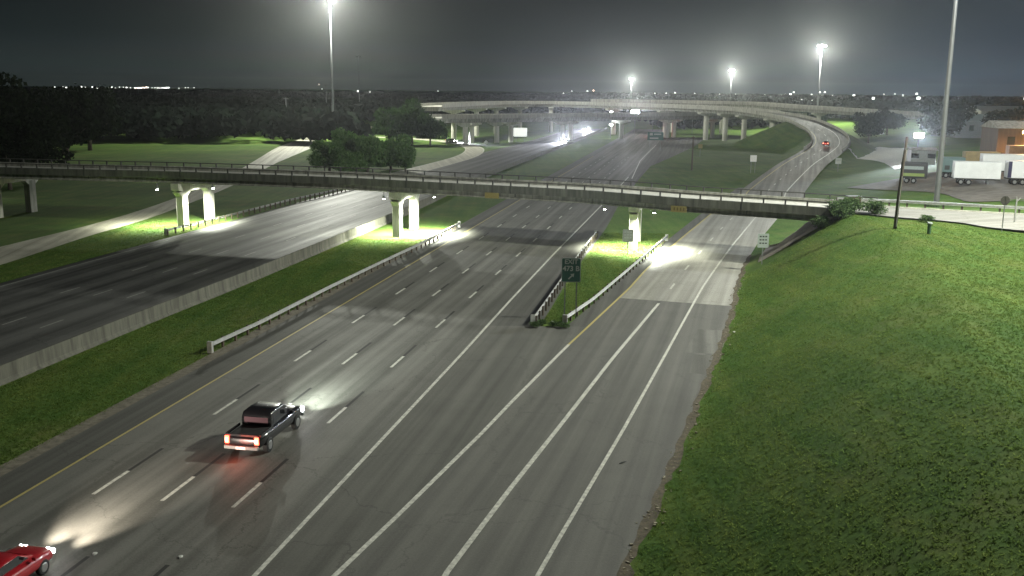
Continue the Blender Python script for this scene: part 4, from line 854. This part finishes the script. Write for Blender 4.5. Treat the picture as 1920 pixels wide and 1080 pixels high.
for i, (x, y, H, R0, k, lab) in enumerate(((121,208,9,4.5,'oak','orange lit tree cut by the right edge of the picture'),(131,300,11,8,'dark','dim tree behind the tan container'),
        (146,285,12,9,'dark2','dim tree behind the rust coloured container'),(108,300,8,5,'dark','dim tree behind the blue white flood light'),(138,365,9,7,'dark2','dark tree below the far flyover on the right'))):
    tree((x,y,5), H, R0, {'oak': 'oak3', 'oak2': 'oak3'}.get(k, k), lab, rz=i)
for i, (x, y, H, R0, lab) in enumerate(((36.6,105.0,1.9,1.7,'leafy bush crowding the right end of the overpass railing'),(38.6,103.6,1.7,1.6,'pale leafy bush just right of the overpass end'),(35.0,104.0,2.6,1.7,'dark bush below the end of the overpass railing'),(33.3,104.6,1.7,1.3,'low dark bush at the top of the riprap slope'),
        (41.9,98.2,.75,.9,'little round bush on the near edge of the crossing road'),(55.6,129,1.3,1.4,'small bush at the foot of the thick mast'))):
    z = 6.4 if i in (2,3) else 6.85
    if i in (2, 3): z = float(height(x, y)) - .1
    if i == 5: z = float(height(x, y))
    tree((x,y,z), H, R0, 'shrub', lab, cat='bush', name='bush', rz=i*1.1)
for i, (x, y) in enumerate(((2.6,80.5),(3.6,79.9),(4.4,79.5),(1.9,79.6))): tree((x,y,0), .55, .55, 'shrub', 'scruffy weed clump at the tip of the gore', 'weeds at the gore tip', cat='weed', name='weed', rz=i)

# the far wood: one mass
def wood(name, n, xr, yr, Hr, Rr, seed, label, m):
    g_ = np.random.default_rng(seed); Vs = []; Fs = []; b = 0
    y = yr[0]*(yr[1]/yr[0])**g_.random(n); x = y*(xr[0] + (xr[1]-xr[0])*g_.random(n)); H = g_.uniform(*Hr, n); Rr_ = g_.uniform(*Rr, n)*(1 + y/3500)
    z0 = height(x, y); nl = 84
    for i in range(n):
        k = nl; d = g_.normal(size=(k,3)); d /= np.linalg.norm(d, axis=1)[:, None]; d[:,2] = np.abs(d[:,2])*1.0 - .25
        C = np.array([x[i], y[i], z0[i]+H[i]*.42]) + d*np.array([Rr_[i], Rr_[i], H[i]*.56])*(.75+.3*g_.random(k))[:, None]
        a = g_.normal(size=(k,3)); a /= np.linalg.norm(a, axis=1)[:, None]; c = np.cross(a, g_.normal(size=(k,3))); c /= np.linalg.norm(c, axis=1)[:, None]; s = Rr_[i]*.26
        Vs.append(np.stack([C-a*s, C+c*s*.8, C+a*s, C-c*s*.8], 1).reshape(-1,3)); Fs.append(np.arange(4*k).reshape(-1,4)+b); b += 4*k
    return tag(link(name, npmesh(name, np.concatenate(Vs), np.concatenate(Fs), m)), label, kind='stuff')
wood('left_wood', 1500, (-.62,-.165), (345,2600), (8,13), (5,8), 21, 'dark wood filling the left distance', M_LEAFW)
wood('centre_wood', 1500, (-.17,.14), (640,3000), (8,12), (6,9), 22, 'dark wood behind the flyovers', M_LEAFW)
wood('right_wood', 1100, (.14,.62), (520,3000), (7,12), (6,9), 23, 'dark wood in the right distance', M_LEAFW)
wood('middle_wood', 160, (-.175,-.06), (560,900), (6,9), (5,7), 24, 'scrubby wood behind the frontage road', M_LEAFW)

# distant town lights
tl = MB().box(-.5,.5,-.5,.5,-.5,.5).mesh('town_light', M_TOWN); tlr = MB().box(-.5,.5,-.5,.5,-.5,.5).mesh('town_light', M_TOWNR)
def town(px, py, D, s, warm=False, label=None, group='town lights on the horizon', w=1.0):
    x = (px-960)/FPX*D; hor = 172.5+(px-960)*.01 - 2.0
    o = link('town_light', tlr if warm else tl, None, (x, D, CAM_H - (py-hor)/FPX*D)); o.scale = (s*w, s, s)
    return tag(o, label or 'tiny pale town light twinkling on the far horizon', 'light', group)
g_ = random.Random(4)
for px in (116,126,131,137,142,145,161,165,172,174,185,205,214,221,235,242,248): town(px, 164.5+g_.uniform(-.6,.9), 3000, g_.uniform(1.6,3.2), label='tiny white town light on the far left horizon', group='white town lights at the far left')
for px in list(range(263,290,3)) + list(range(305,328,4)): town(px, 166+g_.uniform(-1,1), 3000, g_.uniform(2.2,4.2), px % 2 == 0, 'bright pinkish town light in the dense row on the left horizon', 'dense row of town lights on the left horizon')
for px in (344,356,361,372,194,227,255,295,300): town(px, 166.2+g_.uniform(-.5,.5), 3000, 1.8, label='tiny white town light on the far left horizon', group='white town lights at the far left')
for px, py, s in ((602,160,3),(607,168,3),(673,172,5),(695,173,4),(820,172,3),(1051,176,3),(1066,172,3),(1095,172,4),(1106,171,4),(1118,176,3),(1132,176,3),(1219,176,3),(1240,176,3),(1256,175,4),(1292,177,5),(1338,178,3),(1367,178,3),(1422,179,4),(1430,179,3),(1451,179,3),(1459,178,4),(1468,178,6),(1474,174,4),(1490,189,5),(1507,178,3),(1522,174,4),(1531,174,4),(1527,180,4),(1546,180,3),(1568,181,3),(1585,180,6),(1508,190,4),(1621,185,4),(1618,201,7),(1640,178,3),(1660,177,3),(1675,180,4),(1700,177,5),(1704,185,5),(1712,183,4),(1676,210,7),(1684,212,6),(1702,207,6),(1696,210,4),(1594,209,4),(1602,208,5),(1742,210,4),(1752,211,4),(1900,186,4),(1908,187,4)):
    town(px, py, 2200 if py < 185 else 900, s*(.60 if py < 185 else .42), (px % 7 == 0))
for px, py in ((1233,211),(1248,211),(1221,210),(1261,211)): town(px, py, 700, 1.6, px > 1250, 'small light in the short row right of the central flood light', 'row of lights under the flyover')

# grass blades on the near slopes
def blades(n, fn, seed):
    g_ = np.random.default_rng(seed); x, y = fn(g_, n); z = height(x, y) - .03; n = len(x)
    k = 3; x = np.repeat(x, k)+g_.normal(size=n*k)*.06; y = np.repeat(y, k)+g_.normal(size=n*k)*.06; z = np.repeat(z, k); n *= k
    a = g_.random(n)*6.28; h = .03+.06*g_.random(n); w = .018+.03*g_.random(n); lx_, ly_ = g_.normal(size=n)*.07, g_.normal(size=n)*.07
    ca, sa = np.cos(a)*w, np.sin(a)*w; V = np.stack([np.stack([x-ca, y-sa, z], 1), np.stack([x+ca, y+sa, z], 1), np.stack([x+lx_, y+ly_, z+h], 1)], 1).reshape(-1,3)
    return V, np.arange(3*n).reshape(-1,3)
def f_hill(g_, n):
    y = 16 + 92*g_.random(n)**1.25; x = xe(y) - .12 + .35*g_.random(n) + 30*g_.random(n)**1.1; k = (x < 4 + y*.56) & (y < np.interp(x, ROAD_NEAR[:,0], ROAD_NEAR[:,1]) - .3); return x[k], y[k]
def f_med(g_, n):
    y = 38 + 90*g_.random(n)**1.3; l_ = np.interp(y, WALL[:,1], WALL[:,0])+.4; r_ = lx(YEL-3.3, y); x = l_ + (r_-l_)*g_.random(n); return x, y
def f_gore(g_, n):
    y = 81 + 55*g_.random(n); l_ = np.interp(y, [81,99,118,140], [2.6,5.9,9.5,13.8]); r_ = np.interp(y, [81,90,104,118,134], [4.4,7.6,11.9,16.6,22]); return l_ + (r_-l_)*g_.random(n), y
def f_left(g_, n):
    y = 70 + 75*g_.random(n); l_ = np.interp(y, [70,106,127,150], [-60,-56.3,-56,-54.7]); r_ = np.interp(y, WBW[:,1], WBW[:,0]) - 1.4; return l_ + (r_-l_)*g_.random(n), y
for nm, n, fn, sd, lab in (('hill_grass', 95000, f_hill, 1, 'coarse grass on the near right hill'), ('median_grass', 38000, f_med, 2, 'coarse grass in the median'), ('gore_grass', 16000, f_gore, 3, 'grass in the gore'), ('verge_grass', 14000, f_left, 4, 'grass left of the westbound lanes')):
    V, F = blades(n, fn, sd); tag(link(nm, npmesh(nm, V, F, M_BLADE)), lab, kind='stuff')

soil = mat('edge_soil', (.085,.070,.045), .95, noise=(3,.5), bump=(9,.7,.04))
ysn = np.linspace(-10, 118, 140); e0 = xe(ysn) - .18 - .10*np.sin(ysn*1.7) - .07*np.sin(ysn*4.3); e1 = xe(ysn) + .32 + .16*np.sin(ysn*.9+1) + .15*np.sin(ysn*3.1)
tag(ribbon('soil_edge', np.stack([e0, ysn], 1), np.stack([e1, ysn], 1), 0.018, soil, terrain=True, step=.9, cross=2), 'ragged strip of bare soil between the ramp pavement and the hill grass')
gs_ = np.random.default_rng(12); n_ = 420; yy = 15 + 90*gs_.random(n_)**1.3; xx = xe(yy) + gs_.normal(size=n_)*.28 + .15; st_ = MB()
for a_, b_ in zip(xx, yy):
    q = .02 + .05*gs_.random()**2; h_ = float(max(height(a_, b_), 0)); st_.obox((a_, b_, h_+q*.4), (q, q*.4*gs_.normal(), 0), (-q*.3, q*.8, 0), (0, 0, q*.6))
tag(st_.obj('edge_stones', mat('stone', (.30,.27,.20), .9, noise=(2,.4))), 'small stones along the ragged edge of the ramp', kind='stuff')
# small litter on the verge
lit = mat('litter_white', (.6,.6,.56), .6)
for i, (x, y, lab) in enumerate(((18.3,77.9,'small pale scrap lying on the hill grass by the ramp edge'),(-13.9,38.1,'small pale scrap on the mainline near the bottom edge'),(-17.6,38.3,'tiny scrap on the road near the red car'),(3.5,81.6,'round pale stone at the tip of the gore'))):
    MBx = MB(); MBx.loft([(-.12,.03,0,.03),(-.06,.09,0,.06),(.06,.10,0,.07),(.12,.03,0,.03)],8,2.5); tag(MBx.obj('scrap', lit, loc=(x,y,float(height(x,y))+.01)), lab, 'litter')
dbm = MB(); dbm.loft([(-.45,.03,0,.03),(-.1,.10,0,.05),(.2,.07,0,.06),(.45,.02,0,.02)],8,2.5); o = tag(dbm.obj('debris', M_TYRE, loc=(6.03,49.3,.008)), 'dark strip of debris on the ramp shoulder', 'litter'); o.rotation_euler = (0,0,R(-50)); o.scale = (.7,.6,1)

# ---------------------------------------------------------------- haze
hz = MB().box(-3600,3600,-500,4600,-2,64).obj('haze', None); hm = bpy.data.materials.new('night_haze'); hm.use_nodes = True; hn = hm.node_tree; hn.nodes.clear()
ho = hn.nodes.new('ShaderNodeOutputMaterial'); pv = hn.nodes.new('ShaderNodeVolumePrincipled'); pv.inputs['Color'].default_value = (.86,.90,.92,1); pv.inputs['Density'].default_value = 0.00009; pv.inputs['Anisotropy'].default_value = .86
hn.links.new(pv.outputs[0], ho.inputs['Volume']); hz.data.materials.append(hm); tag(hz, 'thin night haze', kind='stuff')
